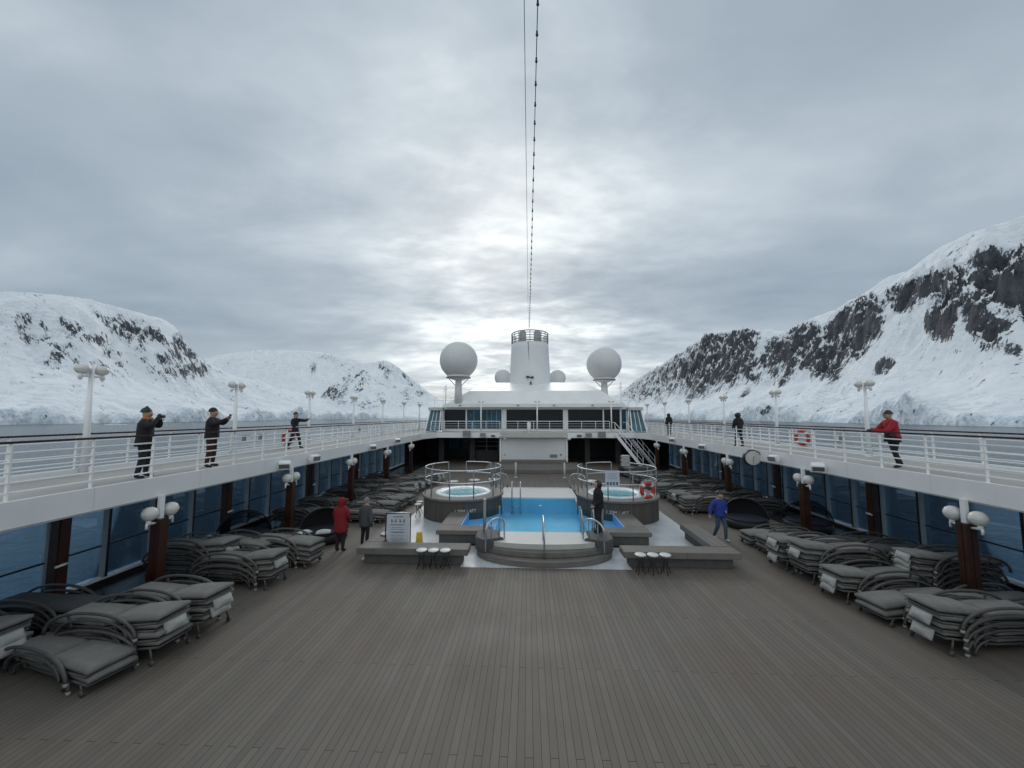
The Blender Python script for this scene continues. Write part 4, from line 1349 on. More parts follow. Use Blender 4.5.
hoop(-1.72, 13.0, 0.30, 0.95, 0.93, rad(55), 'steel hoop handrail left of the front pool steps')
hoop(1.48, 13.0, 0.30, 0.95, 0.93, rad(-55), 'steel hoop handrail right of the front pool steps')
hoop(-2.25, 22.3, 0.50, 0.9, 0.85, rad(20), 'steel hoop handrail behind the pool on the left')
hoop(2.15, 22.3, 0.50, 0.9, 0.85, rad(-20), 'steel hoop handrail behind the pool on the right')
t = empty('step_handrail', (-0.14, 12.35, 0.0), 0, 'single steel handrail in the middle of the front pool steps', 'handrail')
b = mk('steel'); b.tube([(0, 0, 0.15), (0, 0, 1.0), (0, 0.12, 1.12), (0, 0.75, 1.30), (0, 0.85, 1.22), (0, 0.85, 0.43)], 0.028, 10); b.build('rail', t)
for y, z, lab in ((14.0, 0.43, 'short steel ladder rail at the near right edge of the pool'), (19.9, 0.43, 'steel ladder rail at the far left corner of the pool')):
    x = 1.25 if y < 15 else -1.45
    t = empty('pool_ladder', (x, y, 0), 0, lab, 'pool ladder', 'steel pool ladders')
    for k in (0, 0.42):
        b = mk('steel'); s = 1 if y < 15 else -1
        b.tube([(k, -s * 0.05, 0.43), (k, -s * 0.05, 1.1), (k, s * 0.1, 1.28), (k, s * 0.32, 1.2), (k, s * 0.36, 0.9), (k, s * 0.36, -0.3)], 0.024, 8); b.build('rail', t)
    for zz in (0.1, -0.15):
        b = mk('steel'); b.tube([(0, s * 0.36, zz), (0.42, s * 0.36, zz)], 0.022, 8); b.build('rung', t)

for x, lab in ((-2.17, 'grey shower pole standing left of the pool steps'), (1.93, 'grey shower pole standing right of the pool steps')):
    t = empty('shower_pole', (x, 13.86, 0.0), 0, lab, 'pole', 'grey shower poles by the pool steps')
    b = mk('greypost'); b.tube([(0, 0, 0.01), (0, 0, 1.66)], 0.055, 12); b.build('pole', t)
    b = mk('blackpaint'); b.lathe([(0.2, 0.0), (0.2, 0.05), (0.06, 0.07)], (0, 0, 0.005), 18); b.build('base_plate', t)
    b = mk('steel'); b.lathe([(0.0, 1.70), (0.05, 1.69), (0.06, 1.66)], (0, 0, 0), 12); b.build('cap', t)


# ------------------------------------------------------------------ hot tubs
def hottub(x, y, label, mirror, text):
    R = 1.88
    t = empty('hot_tub', (x, y, 0), 0, label, 'hot tub', 'raised round hot tubs beside the pool')
    b = mk('tubwall'); b.lathe([(R - 0.04, 0.005), (R - 0.04, 0.92)], (0, 0, 0), 64); b.build('wall', t)
    b = mk('benchv'); b.lathe([(R - 0.04, 0.92), (R + 0.03, 0.925), (R + 0.03, 0.99), (R, 1.01), (1.33, 1.012)], (0, 0, 0), 64, smooth=False); b.build('rim', t)
    b = mk('tubshell'); b.lathe([(1.33, 1.012), (1.32, 1.05), (1.22, 1.06), (0.98, 1.03), (0.90, 0.98), (0.86, 0.80), (0.80, 0.55)], (0, 0, 0), 64); b.build('shell', t)
    b = mk('tubfloor'); b.lathe([(0.885, 0.78), (0.0, 0.78)], (0, 0, 0), 48); b.build('tub_floor', t)
    b = mk('tubwater'); b.lathe([(0.905, 0.955), (0.0, 0.955)], (0, 0, 0), 48); b.build('water', t)
    # railing: two hoops open on the outer rear side
    rr = R - 0.10
    a0, a1 = (rad(125), rad(395)) if not mirror else (rad(145), rad(415))
    b = mk('steel')
    for z in (1.68, 2.22):
        b.tube([(rr * math.cos(a0 + (a1 - a0) * k / 48), rr * math.sin(a0 + (a1 - a0) * k / 48), z) for k in range(49)], 0.024, 8)
    b.build('handrail', t)
    b = mk('steel')
    c0, c1 = (rad(48), rad(95)) if not mirror else (rad(85), rad(132))
    for z in (1.68, 2.22):
        b.tube([(rr * math.cos(c0 + (c1 - c0) * k / 14), rr * math.sin(c0 + (c1 - c0) * k / 14), z) for k in range(15)], 0.024, 8)
    b.build('rear_handrail', t)
    for k in range(9):
        a = a0 + (a1 - a0) * k / 8
        b = mk('greypost'); b.tube([(rr * math.cos(a), rr * math.sin(a), 1.0), (rr * math.cos(a), rr * math.sin(a), 2.22)], 0.024, 8); b.build('post', t)
    for a in (c0, c1):
        b = mk('greypost'); b.tube([(rr * math.cos(a), rr * math.sin(a), 1.0), (rr * math.cos(a), rr * math.sin(a), 2.22)], 0.024, 8); b.build('post', t)
    # depth marking on the pool side of the wall
    cu = bpy.data.curves.new('depth_text', 'FONT')
    cu.body = text; cu.size = 0.20; cu.extrude = 0.004; cu.align_x = 'CENTER'
    to = bpy.data.objects.new('tmp', cu); COL.objects.link(to)
    bpy.context.view_layer.update()
    dg = bpy.context.evaluated_depsgraph_get()
    me = bpy.data.meshes.new_from_object(to.evaluated_get(dg))
    bpy.data.objects.remove(to)
    am = rad(-78) if not mirror else rad(-102)
    # wrap the letters on the curved wall
    for v_ in me.vertices:
        ang = am + v_.co.x / R
        rad_ = R - 0.035 + v_.co.z + 0.004
        v_.co = Vector((rad_ * math.cos(ang), rad_ * math.sin(ang), 0.46 + v_.co.y))
    me.materials.clear(); me.materials.append(M['ringwhite'])
    o = bpy.data.objects.new('depth_marking', me); COL.objects.link(o); o.parent = t
    return t


hottub(-3.72, 18.6, 'round raised hot tub with turquoise water, left of the pool', False, '1.20M / 4FT')
hottub(3.50, 18.6, 'round raised hot tub with turquoise water, right of the pool', True, '1.20M / 4FT')
lifebuoy((4.42, 16.86, 1.46), rad(20), 'red and white lifebuoy hanging on the right hot tub railing', 0.29, 0.08)
t = empty('notice_sign', (2.95, 16.85, 1.62), 0, 'white notice board on the right hot tub railing', 'sign')
b = mk('paper'); b.box(-0.3, 0.3, -0.02, 0.0, -0.02, 0.66); b.build('board', t, bevel=0.004)
b = mk('inkmid')
for k, w in enumerate((0.42, 0.3, 0.46, 0.38)): b.box(-w / 2, w / 2, -0.025, -0.021, 0.52 - k * 0.07, 0.545 - k * 0.07)
b.mat('ink')
for k in range(4): b.box(-0.24 + k * 0.13, -0.16 + k * 0.13, -0.025, -0.021, 0.05, 0.18)
b.build('printed_lines', t)

# ------------------------------------------------------------------ benches in front
for s, lab in ((-1, 'left L-shaped timber bench in front of the pool, under the poster'), (1, 'right L-shaped timber bench in front of the pool')):
    cx = PC
    t = empty('timber_bench', (cx, 12.6, 0), 0, lab, 'bench', 'L-shaped timber benches in front of the pool')
    xi, xo = (2.38, 5.88)
    sl = mk('bench')
    pts = [(s * xi, -0.42), (s * xo, -0.42), (s * (xo - 0.0), 0.22), (s * (xi + 0.0), 0.22)]
    sl.prism(pts if s > 0 else pts[::-1], 0.30, 0.49)
    sl.build('seat', t, bevel=0.02)
    sl = mk('benchv'); a0_, a1_ = sorted((s * (xo - 0.62), s * xo)); sl.box(a0_, a1_, 0.223, 2.75 if s > 0 else 2.3, 0.30, 0.49); sl.build('side_seat', t, bevel=0.02)
    b_ = mk('sidewood'); a0_, a1_ = sorted((s * (xi + 0.2), s * (xo - 0.2))); b_.box(a0_, a1_, -0.27, 0.12, 0.006, 0.298)
    a0_, a1_ = sorted((s * (xo - 0.5), s * (xo - 0.12))); b_.box(a0_, a1_, 0.121, 2.6 if s > 0 else 2.15, 0.006, 0.298)
    b_.build('base', t)


def stool():
    t = empty('stool')
    b = mk('tabletop'); b.lathe([(0.0, 0.555), (0.15, 0.555), (0.165, 0.545), (0.165, 0.525), (0.15, 0.515), (0, 0.515)], (0, 0, 0), 24); b.build('seat', t)
    for k in range(4):
        a = PI / 4 + k * PI / 2
        b = mk('blackpaint'); b.tube([(0.13 * math.cos(a), 0.13 * math.sin(a), 0.515), (0.06 * math.cos(a), 0.06 * math.sin(a), 0.27), (0.15 * math.cos(a), 0.15 * math.sin(a), 0.0)], 0.011, 6); b.build('leg', t)
    b = mk('blackpaint'); b.tube([(0.06 * math.cos(a), 0.06 * math.sin(a), 0.27) for a in [2 * PI * k / 16 for k in range(16)]], 0.010, 6, closed=True); b.build('leg_ring', t)
    return t


st = stool()
sp = [(-3.88, 11.98, 0, 'left one of three white-topped stools before the left bench'), (-3.52, 11.98, .3, 'middle one of three white-topped stools before the left bench'), (-3.16, 11.99, .7, 'right one of three white-topped stools before the left bench'),
      (2.66, 11.86, .1, 'left one of three white-topped stools before the right bench'), (3.02, 11.86, .5, 'middle one of three white-topped stools before the right bench'), (3.38, 11.86, .9, 'right one of three white-topped stools before the right bench'),
      (-5.72, 18.0, .2, 'white-topped stool on the floor left of the left hot tub'), (-5.78, 18.5, .6, 'white-topped stool behind another, left of the left hot tub')]
for i, (x, y, a, lab) in enumerate(sp):
    o = st if i == 0 else copy_tree(st)
    o.location = (x, y, 0.004 if y > 12.1 else 0.0); o.rotation_euler = (0, 0, a)
    tag(o, lab, 'stool', 'small white-topped stools')

# poster stand behind the left bench
t = empty('poster_stand', (-5.02, 13.15, 0.0), 0, 'framed white poster with printed icons behind the left bench', 'poster stand')
b = mk('blackpaint')
for x in (-0.42, 0.42): b.tube([(x, 0, 0.0), (x, 0, 1.34)], 0.022, 8)
b.build('frame_post', t)
b = mk('steel'); b.tube([(-0.42, 0, 1.34), (0.42, 0, 1.34)], 0.024, 8); b.build('top_bar', t)
b = mk('blackpaint')
for x in (-0.42, 0.42): b.box(x - 0.03, x + 0.03, -0.22, 0.22, 0.006, 0.03)
b.build('foot', t)
b = mk('paper'); b.box(-0.38, 0.38, -0.012, 0.012, 0.22, 1.29); pb = b.build('poster', t)
b = mk('ink')
b.box(-0.17, 0.17, -0.017, -0.013, 1.20, 1.225)
for k in range(4):
    x = -0.21 + k * 0.14
    b.box(x - 0.018, x + 0.018, -0.017, -0.013, 1.03, 1.13)
    b.box(x - 0.04 if k % 2 else x + 0.02, x - 0.02 if k % 2 else x + 0.04, -0.017, -0.013, 1.04, 1.08)
b.mat('inkmid')
for k, (z, w) in enumerate(((0.95, 0.52), (0.93, 0.44), (0.85, 0.38), (0.79, 0.48), (0.70, 0.5), (0.69, 0.34), (0.60, 0.48), (0.54, 0.4), (0.47, 0.44), (0.41, 0.36), (0.35, 0.5), (0.29, 0.3))):
    b.box(-w / 2 - 0.01, w / 2 - 0.01, -0.017, -0.013, z, z + (0.022 if k % 4 else 0.03))
b.build('printed_lines', pb)
# small table with lamp left behind the bench
t = empty('side_table', (-5.55, 13.6, 0.004), 0, 'low dark side table with white top behind the poster', 'table')
b = mk('blackpaint'); b.lathe([(0.22, 0.0), (0.20, 0.03), (0.12, 0.30), (0.17, 0.5)], (0, 0, 0), 20); b.build('base', t)
b = mk('tabletop'); b.lathe([(0, 0.54), (0.2, 0.54), (0.22, 0.52), (0.17, 0.5)], (0, 0, 0), 20); b.build('top', t)
t = empty('caution_sign', (-4.33, 13.3, 0.004), rad(10), 'small yellow wet-floor sign behind the left bench', 'floor sign')
for s in (-1, 1):
    b = mk('yellow'); b.add([(-0.13, s * 0.13, 0), (0.13, s * 0.13, 0), (0.09, s * 0.02, 0.66), (-0.09, s * 0.02, 0.66), (-0.13, s * 0.15, 0), (0.13, s * 0.15, 0), (0.09, s * 0.04, 0.66), (-0.09, s * 0.04, 0.66)], [(0, 1, 2, 3), (7, 6, 5, 4), (0, 4, 5, 1), (1, 5, 6, 2), (2, 6, 7, 3), (3, 7, 4, 0)]); b.build('panel', t)


# ------------------------------------------------------------------ loungers
def soft_box(b, x0, x1, y0, y1, z0, z1, nx=10, ny=6, puff=0.02, seed=0.0, sag=0.0, arch=0.0, rad_=0.035):
    """a cushion: rounded, slightly puffed and uneven slab"""
    top, bot = [], []
    vs = []
    for side in (1, -1):
        for i in range(nx + 1):
            for j in range(ny + 1):
                u, v = i / nx, j / ny
                x = x0 + (x1 - x0) * u; y = y0 + (y1 - y0) * v
                eu = min(u, 1 - u) * (x1 - x0); ev = min(v, 1 - v) * (y1 - y0)
                e = min(1.0, min(eu, ev) / 0.07)
                rnd = math.sqrt(max(0, 1 - (1 - e) ** 2))
                zc = (z0 + z1) / 2 + arch * math.sin(PI * u) - sag * math.sin(PI * u) * math.sin(PI * v)
                hh = (z1 - z0) / 2
                z = zc + side * (hh * (0.45 + 0.55 * rnd) + puff * rnd * (math.sin(PI * u) * math.sin(PI * v)) * (1 if side > 0 else 0.2))
                z += 0.006 * noise.noise(Vector((x * 6 + seed, y * 6, side)))
                k = 0.012 * noise.noise(Vector((x * 3, y * 3, seed)))
                vs.append((x + k * (1 if u in (0, 1) else 0), y + k * (1 if v in (0, 1) else 0), z))
    n = (nx + 1) * (ny + 1)
    fs = []
    for i in range(nx):
        for j in range(ny):
            a = i * (ny + 1) + j
            fs.append((a, a + ny + 1, a + ny + 2, a + 1))
            fs.append((n + a, n + a + 1, n + a + ny + 2, n + a + ny + 1))
    for i in range(nx):
        a = i * (ny + 1); fs.append((a, n + a, n + a + ny + 1, a + ny + 1))
        a = i * (ny + 1) + ny; fs.append((a, a + ny + 1, n + a + ny + 1, n + a))
    for j in range(ny):
        a = j; fs.append((a, a + 1, n + a + 1, n + a))
        a = nx * (ny + 1) + j; fs.append((a, n + a, n + a + 1, a + 1))
    b.add(vs, fs, True)


def make_lounger(cm, seed, pillow, lift=0.0):
    t = empty('sun_lounger')
    zb = lambda x: 0.165 + lift * max(0.0, x - 0.05)
    b = mk('weave')
    b.add([(-0.97, -0.30, 0.155), (-0.97, 0.30, 0.155), (0.03, 0.30, 0.155), (0.03, -0.30, 0.155), (0.97, -0.30, zb(.97) - .01), (0.97, 0.30, zb(.97) - .01),
           (-0.97, -0.30, 0.175), (-0.97, 0.30, 0.175), (0.03, 0.30, 0.175), (0.03, -0.30, 0.175), (0.97, -0.30, zb(.97) + .01), (0.97, 0.30, zb(.97) + .01)],
          [(0, 1, 2, 3), (3, 2, 5, 4), (6, 9, 8, 7), (9, 10, 11, 8), (0, 3, 9, 6), (3, 4, 10, 9), (1, 7, 8, 2), (2, 8, 11, 5), (0, 6, 7, 1), (4, 5, 11, 10)])
    b.mat('frame')
    for q in (-1, 1):
        b.tube([(-0.98, q * 0.31, 0.165), (0.03, q * 0.31, 0.165), (0.98, q * 0.31, zb(0.98))], 0.024, 6)
    for x in (-0.98, -0.3, 0.35, 0.98): b.tube([(x, -0.31, zb(x)), (x, 0.31, zb(x))], 0.018, 6)
    b.build('bed_frame', t)
    for q in (-1, 1):
        b = mk('frame')
        for x0, x1, hz, rr, yy in ((-1.02, 0.66, 0.45, 0.030, 0.382), (-0.80, 0.50, 0.33, 0.020, 0.376)):
            pts = []
            for k in range(21):
                a = PI * k / 20
                u = math.cos(a)
                x = (x0 + x1) / 2 + (x1 - x0) / 2 * (abs(u) ** 0.9) * (1 if u > 0 else -1)
                pts.append((x, q * yy, 0.02 + (hz - 0.02) * math.sin(a) ** 0.9))
            b.tube(pts, rr, 8)
        b.bar((0.26, q * 0.345, 0.165), (0.30, q * 0.37, 0.40), 0.02, 0.04)
        b.bar((-0.55, q * 0.345, 0.165), (-0.60, q * 0.37, 0.37), 0.02, 0.04)
        ar = b.build('side_arch', t)
        b = mk('headpillow'); b.tube([(0.662, q * 0.382, 0.0), (0.655, q * 0.382, 0.05)], 0.034, 8); b.build('foot_cap', ar)
        b = mk('frame'); b.tube([(0.84, q * 0.33, zb(0.84)), (0.90, q * 0.345, 0.08)], 0.018, 6); lg = b.build('leg', t)
        b = mk('frame'); b.lathe([(0.0, -0.015), (0.045, -0.015), (0.05, 0), (0.045, 0.015), (0, 0.015)], (0.90, q * 0.352, 0.05), 14, 'Y'); b.build('wheel', lg)
    b = mk(cm); soft_box(b, -0.97, 0.02, -0.335, 0.335, 0.178, 0.305, 12, 7, 0.018, seed, arch=0.012); b.build('seat_cushion', t)
    b = mk(cm); soft_box(b, 0.0, 0.99, -0.335, 0.335, 0.0, 0.127, 12, 7, 0.02, seed + 5, arch=0.02)
    # creased end: the cushion folds softly over itself at the head
    o = b.build('back_cushion', t); o.location = (0.03, 0, 0.178); o.rotation_euler = (0, -math.atan(lift), 0)
    if pillow:
        b = mk('headpillow'); soft_box(b, -0.10, 0.10, -0.20, 0.20, 0.0, 0.06, 8, 8, 0.05, seed + 9)
        p = b.build('head_pillow', t); p.location = (1.02, 0.0, zb(1.0) - 0.03); p.rotation_euler = (0.08, rad(68), 0)
    return t


protos = [make_lounger('cushion', 1.3, False), make_lounger('cushion', 4.1, True, 0.16), make_lounger('cushion_dark', 7.7, False), make_lounger('cushion_taupe', 11.0, False, 0.16), make_lounger('cushion', 14.0, False, 0.16)]
used = set()
GL = 'grey sun loungers stacked along both sides of the deck'
LV = {1: ['only'], 2: ['bottom', 'top'], 3: ['bottom', 'middle', 'top'], 4: ['bottom', 'second lowest', 'second highest', 'top'], 5: ['bottom', 'second lowest', 'middle', 'second highest', 'top'], 6: ['bottom', 'second lowest', 'third lowest', 'third highest', 'second highest', 'top']}


def stack(hx_, hy, ang, n, desc, dark=False, z0=0.0, pil=True):
    """hx_, hy: middle of the head end; ang: direction the head end points"""
    for k in range(n):
        pi = 2 if dark else ((1 if k == n - 2 or random.random() < 0.3 else random.choice((3, 4))) if pil else 0)
        o = copy_tree(protos[pi])
        if k > 0:                            # only the lowest one stands on its wheels, the others ride with theirs folded
            for ch in list(o.children):
                if ch.name.startswith('leg'):
                    for g in list(ch.children): bpy.data.objects.remove(g)
                    bpy.data.objects.remove(ch)
        o.scale = (1.13, 1.0, 1.0)
        a = ang + rad(random.uniform(-2.2, 2.2))
        sh = random.uniform(-0.05, 0.05)
        cx = hx_ - math.cos(a) * (1.13 + sh); cy = hy - math.sin(a) * (1.13 + sh) + random.uniform(-0.02, 0.02)
        o.location = (cx, cy, z0 + k * 0.150)
        o.rotation_euler = (rad(random.uniform(-.6, .6)), rad(random.uniform(-.7, .7)), a)
        c = 'charcoal' if dark else 'grey'
        lab = '%s %s lounger, %s' % (LV[n][k], c, desc)
        tag(o, lab, 'sun lounger', GL)


TH = ('first', 'second', 'third', 'fourth', 'fifth', 'sixth', 'seventh', 'eighth', 'ninth', 'tenth')
stack(-7.78, 6.73, rad(-14), 2, 'low stack in the bottom left corner', pil=False)
stack(-7.48, 7.56, rad(-4), 4, 'second aisle stack from the bottom left')
stack(-7.30, 8.45, rad(-5), 4, 'third aisle stack from the bottom left')
stack(-10.0, 6.9, rad(-4), 4, 'stack at the left photo edge by the glass')
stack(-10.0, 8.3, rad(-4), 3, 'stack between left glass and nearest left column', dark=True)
stack(-7.45, 10.65, rad(-5), 4, 'aisle stack just beyond the nearest left column')
stack(-9.25, 11.2, rad(-3), 5, 'tall stack right behind the nearest left column')
stack(-7.2, 12.1, rad(-8), 4, 'aisle stack just before the left daybeds', pil=False)
stack(-8.6, 11.75, rad(-14), 4, 'inner stack just before the left daybeds', pil=False)
for i, y in enumerate((17.0, 18.1, 19.2, 20.3, 21.4, 22.6, 23.8, 25.0, 26.2, 27.4)):
    stack(-6.75 - (0.35 if 4 < i < 8 else 0) + random.uniform(-.12, .12), y, rad(random.uniform(-14, 2)), 3 if i % 3 else 2, '%s aisle stack beyond the left daybeds' % TH[i], pil=i > 4)
for i, y in enumerate((16.6, 18.6, 20.9, 22.4, 24.2, 26.2)):
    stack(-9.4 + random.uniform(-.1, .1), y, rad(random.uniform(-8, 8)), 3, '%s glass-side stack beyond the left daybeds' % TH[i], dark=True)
stack(7.28, 8.45, PI + rad(5), 4, 'nearest aisle stack on the bottom right')
stack(7.15, 9.5, PI + rad(8), 2, 'low second aisle stack from the bottom right', pil=False)
stack(7.0, 10.5, PI + rad(8), 3, 'third aisle stack from the bottom right')
stack(6.95, 11.6, PI + rad(6), 5, 'fourth aisle stack from the bottom right')
stack(6.95, 12.55, PI + rad(6), 4, 'fifth aisle stack from the bottom right')
stack(7.2, 13.6, PI + rad(8), 3, 'sixth aisle stack from the bottom right', pil=False)
stack(7.15, 14.6, PI + rad(6), 2, 'low stack just before the right daybed', pil=False)
stack(8.95, 9.5, PI + rad(8), 2, 'low stack beside the nearest right column', pil=False)
stack(9.3, 11.0, PI + rad(4), 5, 'tall stack behind the nearest right column')
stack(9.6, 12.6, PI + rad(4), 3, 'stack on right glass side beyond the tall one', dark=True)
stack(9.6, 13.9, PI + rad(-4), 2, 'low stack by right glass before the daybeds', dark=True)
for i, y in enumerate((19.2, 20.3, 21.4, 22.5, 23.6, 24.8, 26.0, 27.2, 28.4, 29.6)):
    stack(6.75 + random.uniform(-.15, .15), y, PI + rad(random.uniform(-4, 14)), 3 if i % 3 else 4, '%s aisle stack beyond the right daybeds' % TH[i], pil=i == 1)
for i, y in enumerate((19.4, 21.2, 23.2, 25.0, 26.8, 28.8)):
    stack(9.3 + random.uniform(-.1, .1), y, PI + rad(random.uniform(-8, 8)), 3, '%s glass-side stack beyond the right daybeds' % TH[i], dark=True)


def drop(o):
    for ch in list(o.children): drop(ch)
    bpy.data.objects.remove(o)


for p_o in protos: drop(p_o)

# ------------------------------------------------------------------ round daybeds
def daybed(x, y, rz, label, towels, mesh=False):
    t = empty('daybed', (x, y, 0), rz, label, 'daybed', 'round black daybeds with folding canopies')
    t.scale = (0.84, 0.84, 0.80)
    b = mk('black'); b.lathe([(0.88, 0.03), (0.97, 0.10), (0.98, 0.36), (0.93, 0.40), (0.0, 0.40)], (0, 0, 0), 40); b.build('base', t)
    b = mk('navy'); b.lathe([(0.0, 0.52), (0.75, 0.52), (0.87, 0.49), (0.90, 0.45), (0.88, 0.402)], (0, 0, 0), 40); b.build('cushion', t)
    # folded canopy: nested half shells hinged at the sides, lifted at the back
    b = mk('meshcloth' if mesh else 'canopy')
    R = 0.98
    n, m = 22, 12
    vs = []
    for i in range(n + 1):
        a = PI * i / n                       # hinge to hinge over the top
        for j in range(m + 1):
            e = rad(104 if mesh else 66) * j / m            # opening angle, from back rim upward
            c = Vector((R * math.cos(a), 0, 0)); r = R * math.sin(a)
            vs.append((c.x, r * math.cos(e), 0.42 + r * math.sin(e) * 1.06))
    fs = [(i * (m + 1) + j, (i + 1) * (m + 1) + j, (i + 1) * (m + 1) + j + 1, i * (m + 1) + j + 1) for i in range(n) for j in range(m)]
    b.add(vs, fs, True)
    b.build('canopy', t)
    for e in ((0, 35, 70, 104) if mesh else (0, 22, 44, 66)):
        b = mk('blackpaint')
        b.tube([(1.0 * math.cos(PI * i / 20), 1.0 * math.sin(PI * i / 20) * math.cos(rad(e)), 0.42 + 1.07 * math.sin(PI * i / 20) * math.sin(rad(e))) for i in range(21)], 0.018, 6); b.build('canopy_rib', t)
    return t


daybed(-8.25, 14.45, rad(30), 'black round daybed behind the person in the dark red coat', True)
daybed(-10.9, 13.9, rad(40), 'black round daybed with mesh canopy against the left glass', False, True)
daybed(8.45, 16.9, rad(-20), 'black round daybed beside the person in blue', True)
daybed(10.75, 16.6, rad(-40), 'black round daybed with raised canopy against the right glass', False, True)
for (x, y, a, lab) in ((-7.95, 13.85, 0.4, 'crumpled white towel on the left daybed cushion, nearer the aisle'), (-8.6, 13.75, 1.1, 'rolled white towel at the left side of the left daybed')):
    b = mk('pillow'); soft_box(b, -0.24, 0.24, -0.13, 0.13, 0, 0.10, 8, 6, 0.05, x)
    o = b.build('towel', loc=(x, y, 0.415)); o.rotation_euler = (0, 0, a); tag(o, lab, 'towel', 'white towels lying on the daybeds')

# stack of rolled towels far right by the stairs
t = empty('towel_rack', (6.85, 30.4, 0), 0, 'rack piled with folded white towels under the staircase', 'towel rack')
b = mk('interior'); b.box(-0.5, 0.5, -0.3, 0.3, 0.006, 0.75); b.build('cabinet', t, bevel=0.02)
b = mk('pillow')
for k in range(8):
    w = 0.30 + 0.03 * math.sin(k * 2.1)
    soft_box(b, -w + 0.03 * math.sin(k * 3), w, -0.25, 0.25, 0.752 + k * 0.105, 0.85 + k * 0.105, 6, 4, 0.01, k)
b.build('folded_towels', t)
# small tables and chairs on the middle deck behind the tubs
for i, (x, y, lab) in enumerate(((-5.4, 24.6, 'small low table behind the left hot tub, far left'), (-4.1, 25.2, 'small low table behind the left hot tub, middle'), (-2.9, 25.6, 'small low table behind the left hot tub, nearest the aisle'), (3.4, 25.2, 'small low table behind the right hot tub, nearest the aisle'), (4.8, 25.0, 'small low table behind the right hot tub, far right'))):
    t = empty('low_table', (x, y, 0.004), 0, lab, 'table', 'low tables behind the hot tubs')
    b = mk('tabletop'); b.lathe([(0, 0.5), (0.34, 0.5), (0.36, 0.485), (0.34, 0.47), (0, 0.47)], (0, 0, 0), 24); b.build('top', t)
    b = mk('blackpaint'); b.tube([(0, 0, 0.02), (0, 0, 0.47)], 0.035, 8); b.lathe([(0, 0.03), (0.2, 0.02), (0.21, 0)], (0, 0, 0), 18); b.build('pedestal', t)


# ------------------------------------------------------------------ light wire
def wire(p0, p1, sag, bulbs, label, r):
    t = empty('light_string', p0, 0, label, 'string of lights' if bulbs else 'wire')
    pts = []
    for k in range(61):
        s = k / 60
        p = Vector(p0).lerp(Vector(p1), s) - Vector((0, 0, 4 * sag * s * (1 - s)))
        pts.append(p - Vector(p0))
    b = mk('blackpaint'); b.tube(pts, r, 6); b.build('cable', t)
    if bulbs:
        proto = None
        d = 0.7
        acc = 0.0
        for a, c in zip(pts, pts[1:]):
            seg = (c - a).length
            while acc + seg >= d:
                f = (d - acc) / seg
                p = a.lerp(c, f)
                if proto is None:
                    b = mk('blackpaint'); b.tube([(0, 0, 0.03), (0, 0, -0.06)], 0.03, 8); b.ball((0, 0, -0.10), 0.045, 0.045, 0.055, 10, 6); proto = b.build('bulb', t); o = proto
                else:
                    o = proto.copy(); COL.objects.link(o)
                o.location = p
                a = p; seg = (c - a).length; acc = 0.0; d = 0.82
            acc += seg
    return t


wire((-0.45, 44.3, 14.9), (-0.22, -14.0, 19.0), 1.0, True, 'dark string of bulbs running from the funnel top over the deck', 0.014)
w = wire((-0.55, 44.3, 14.6), (-0.80, -14.0, 18.7), 0.9, False, 'thin bare wire running beside the string of bulbs', 0.010)
w.name = 'stay_wire'
t = empty('rear_mast', (0, -13.5, UP), 0, 'white mast behind the photographer holding the light string', 'mast')
b = mk('white'); b.tube([(0, 0, 0), (0, 0, 17)], [0.3, 0.15], 16); b.build('pole', t)
b = mk('white'); b.tube([(-1.5, 0, 15.9), (1.5, 0, 15.9)], 0.07, 8); b.build('crossbar', t)


# ------------------------------------------------------------------ people
def rotz(p, a):
    c, s = math.cos(a), math.sin(a)
    return Vector((p[0] * c - p[1] * s, p[0] * s + p[1] * c, p[2]))


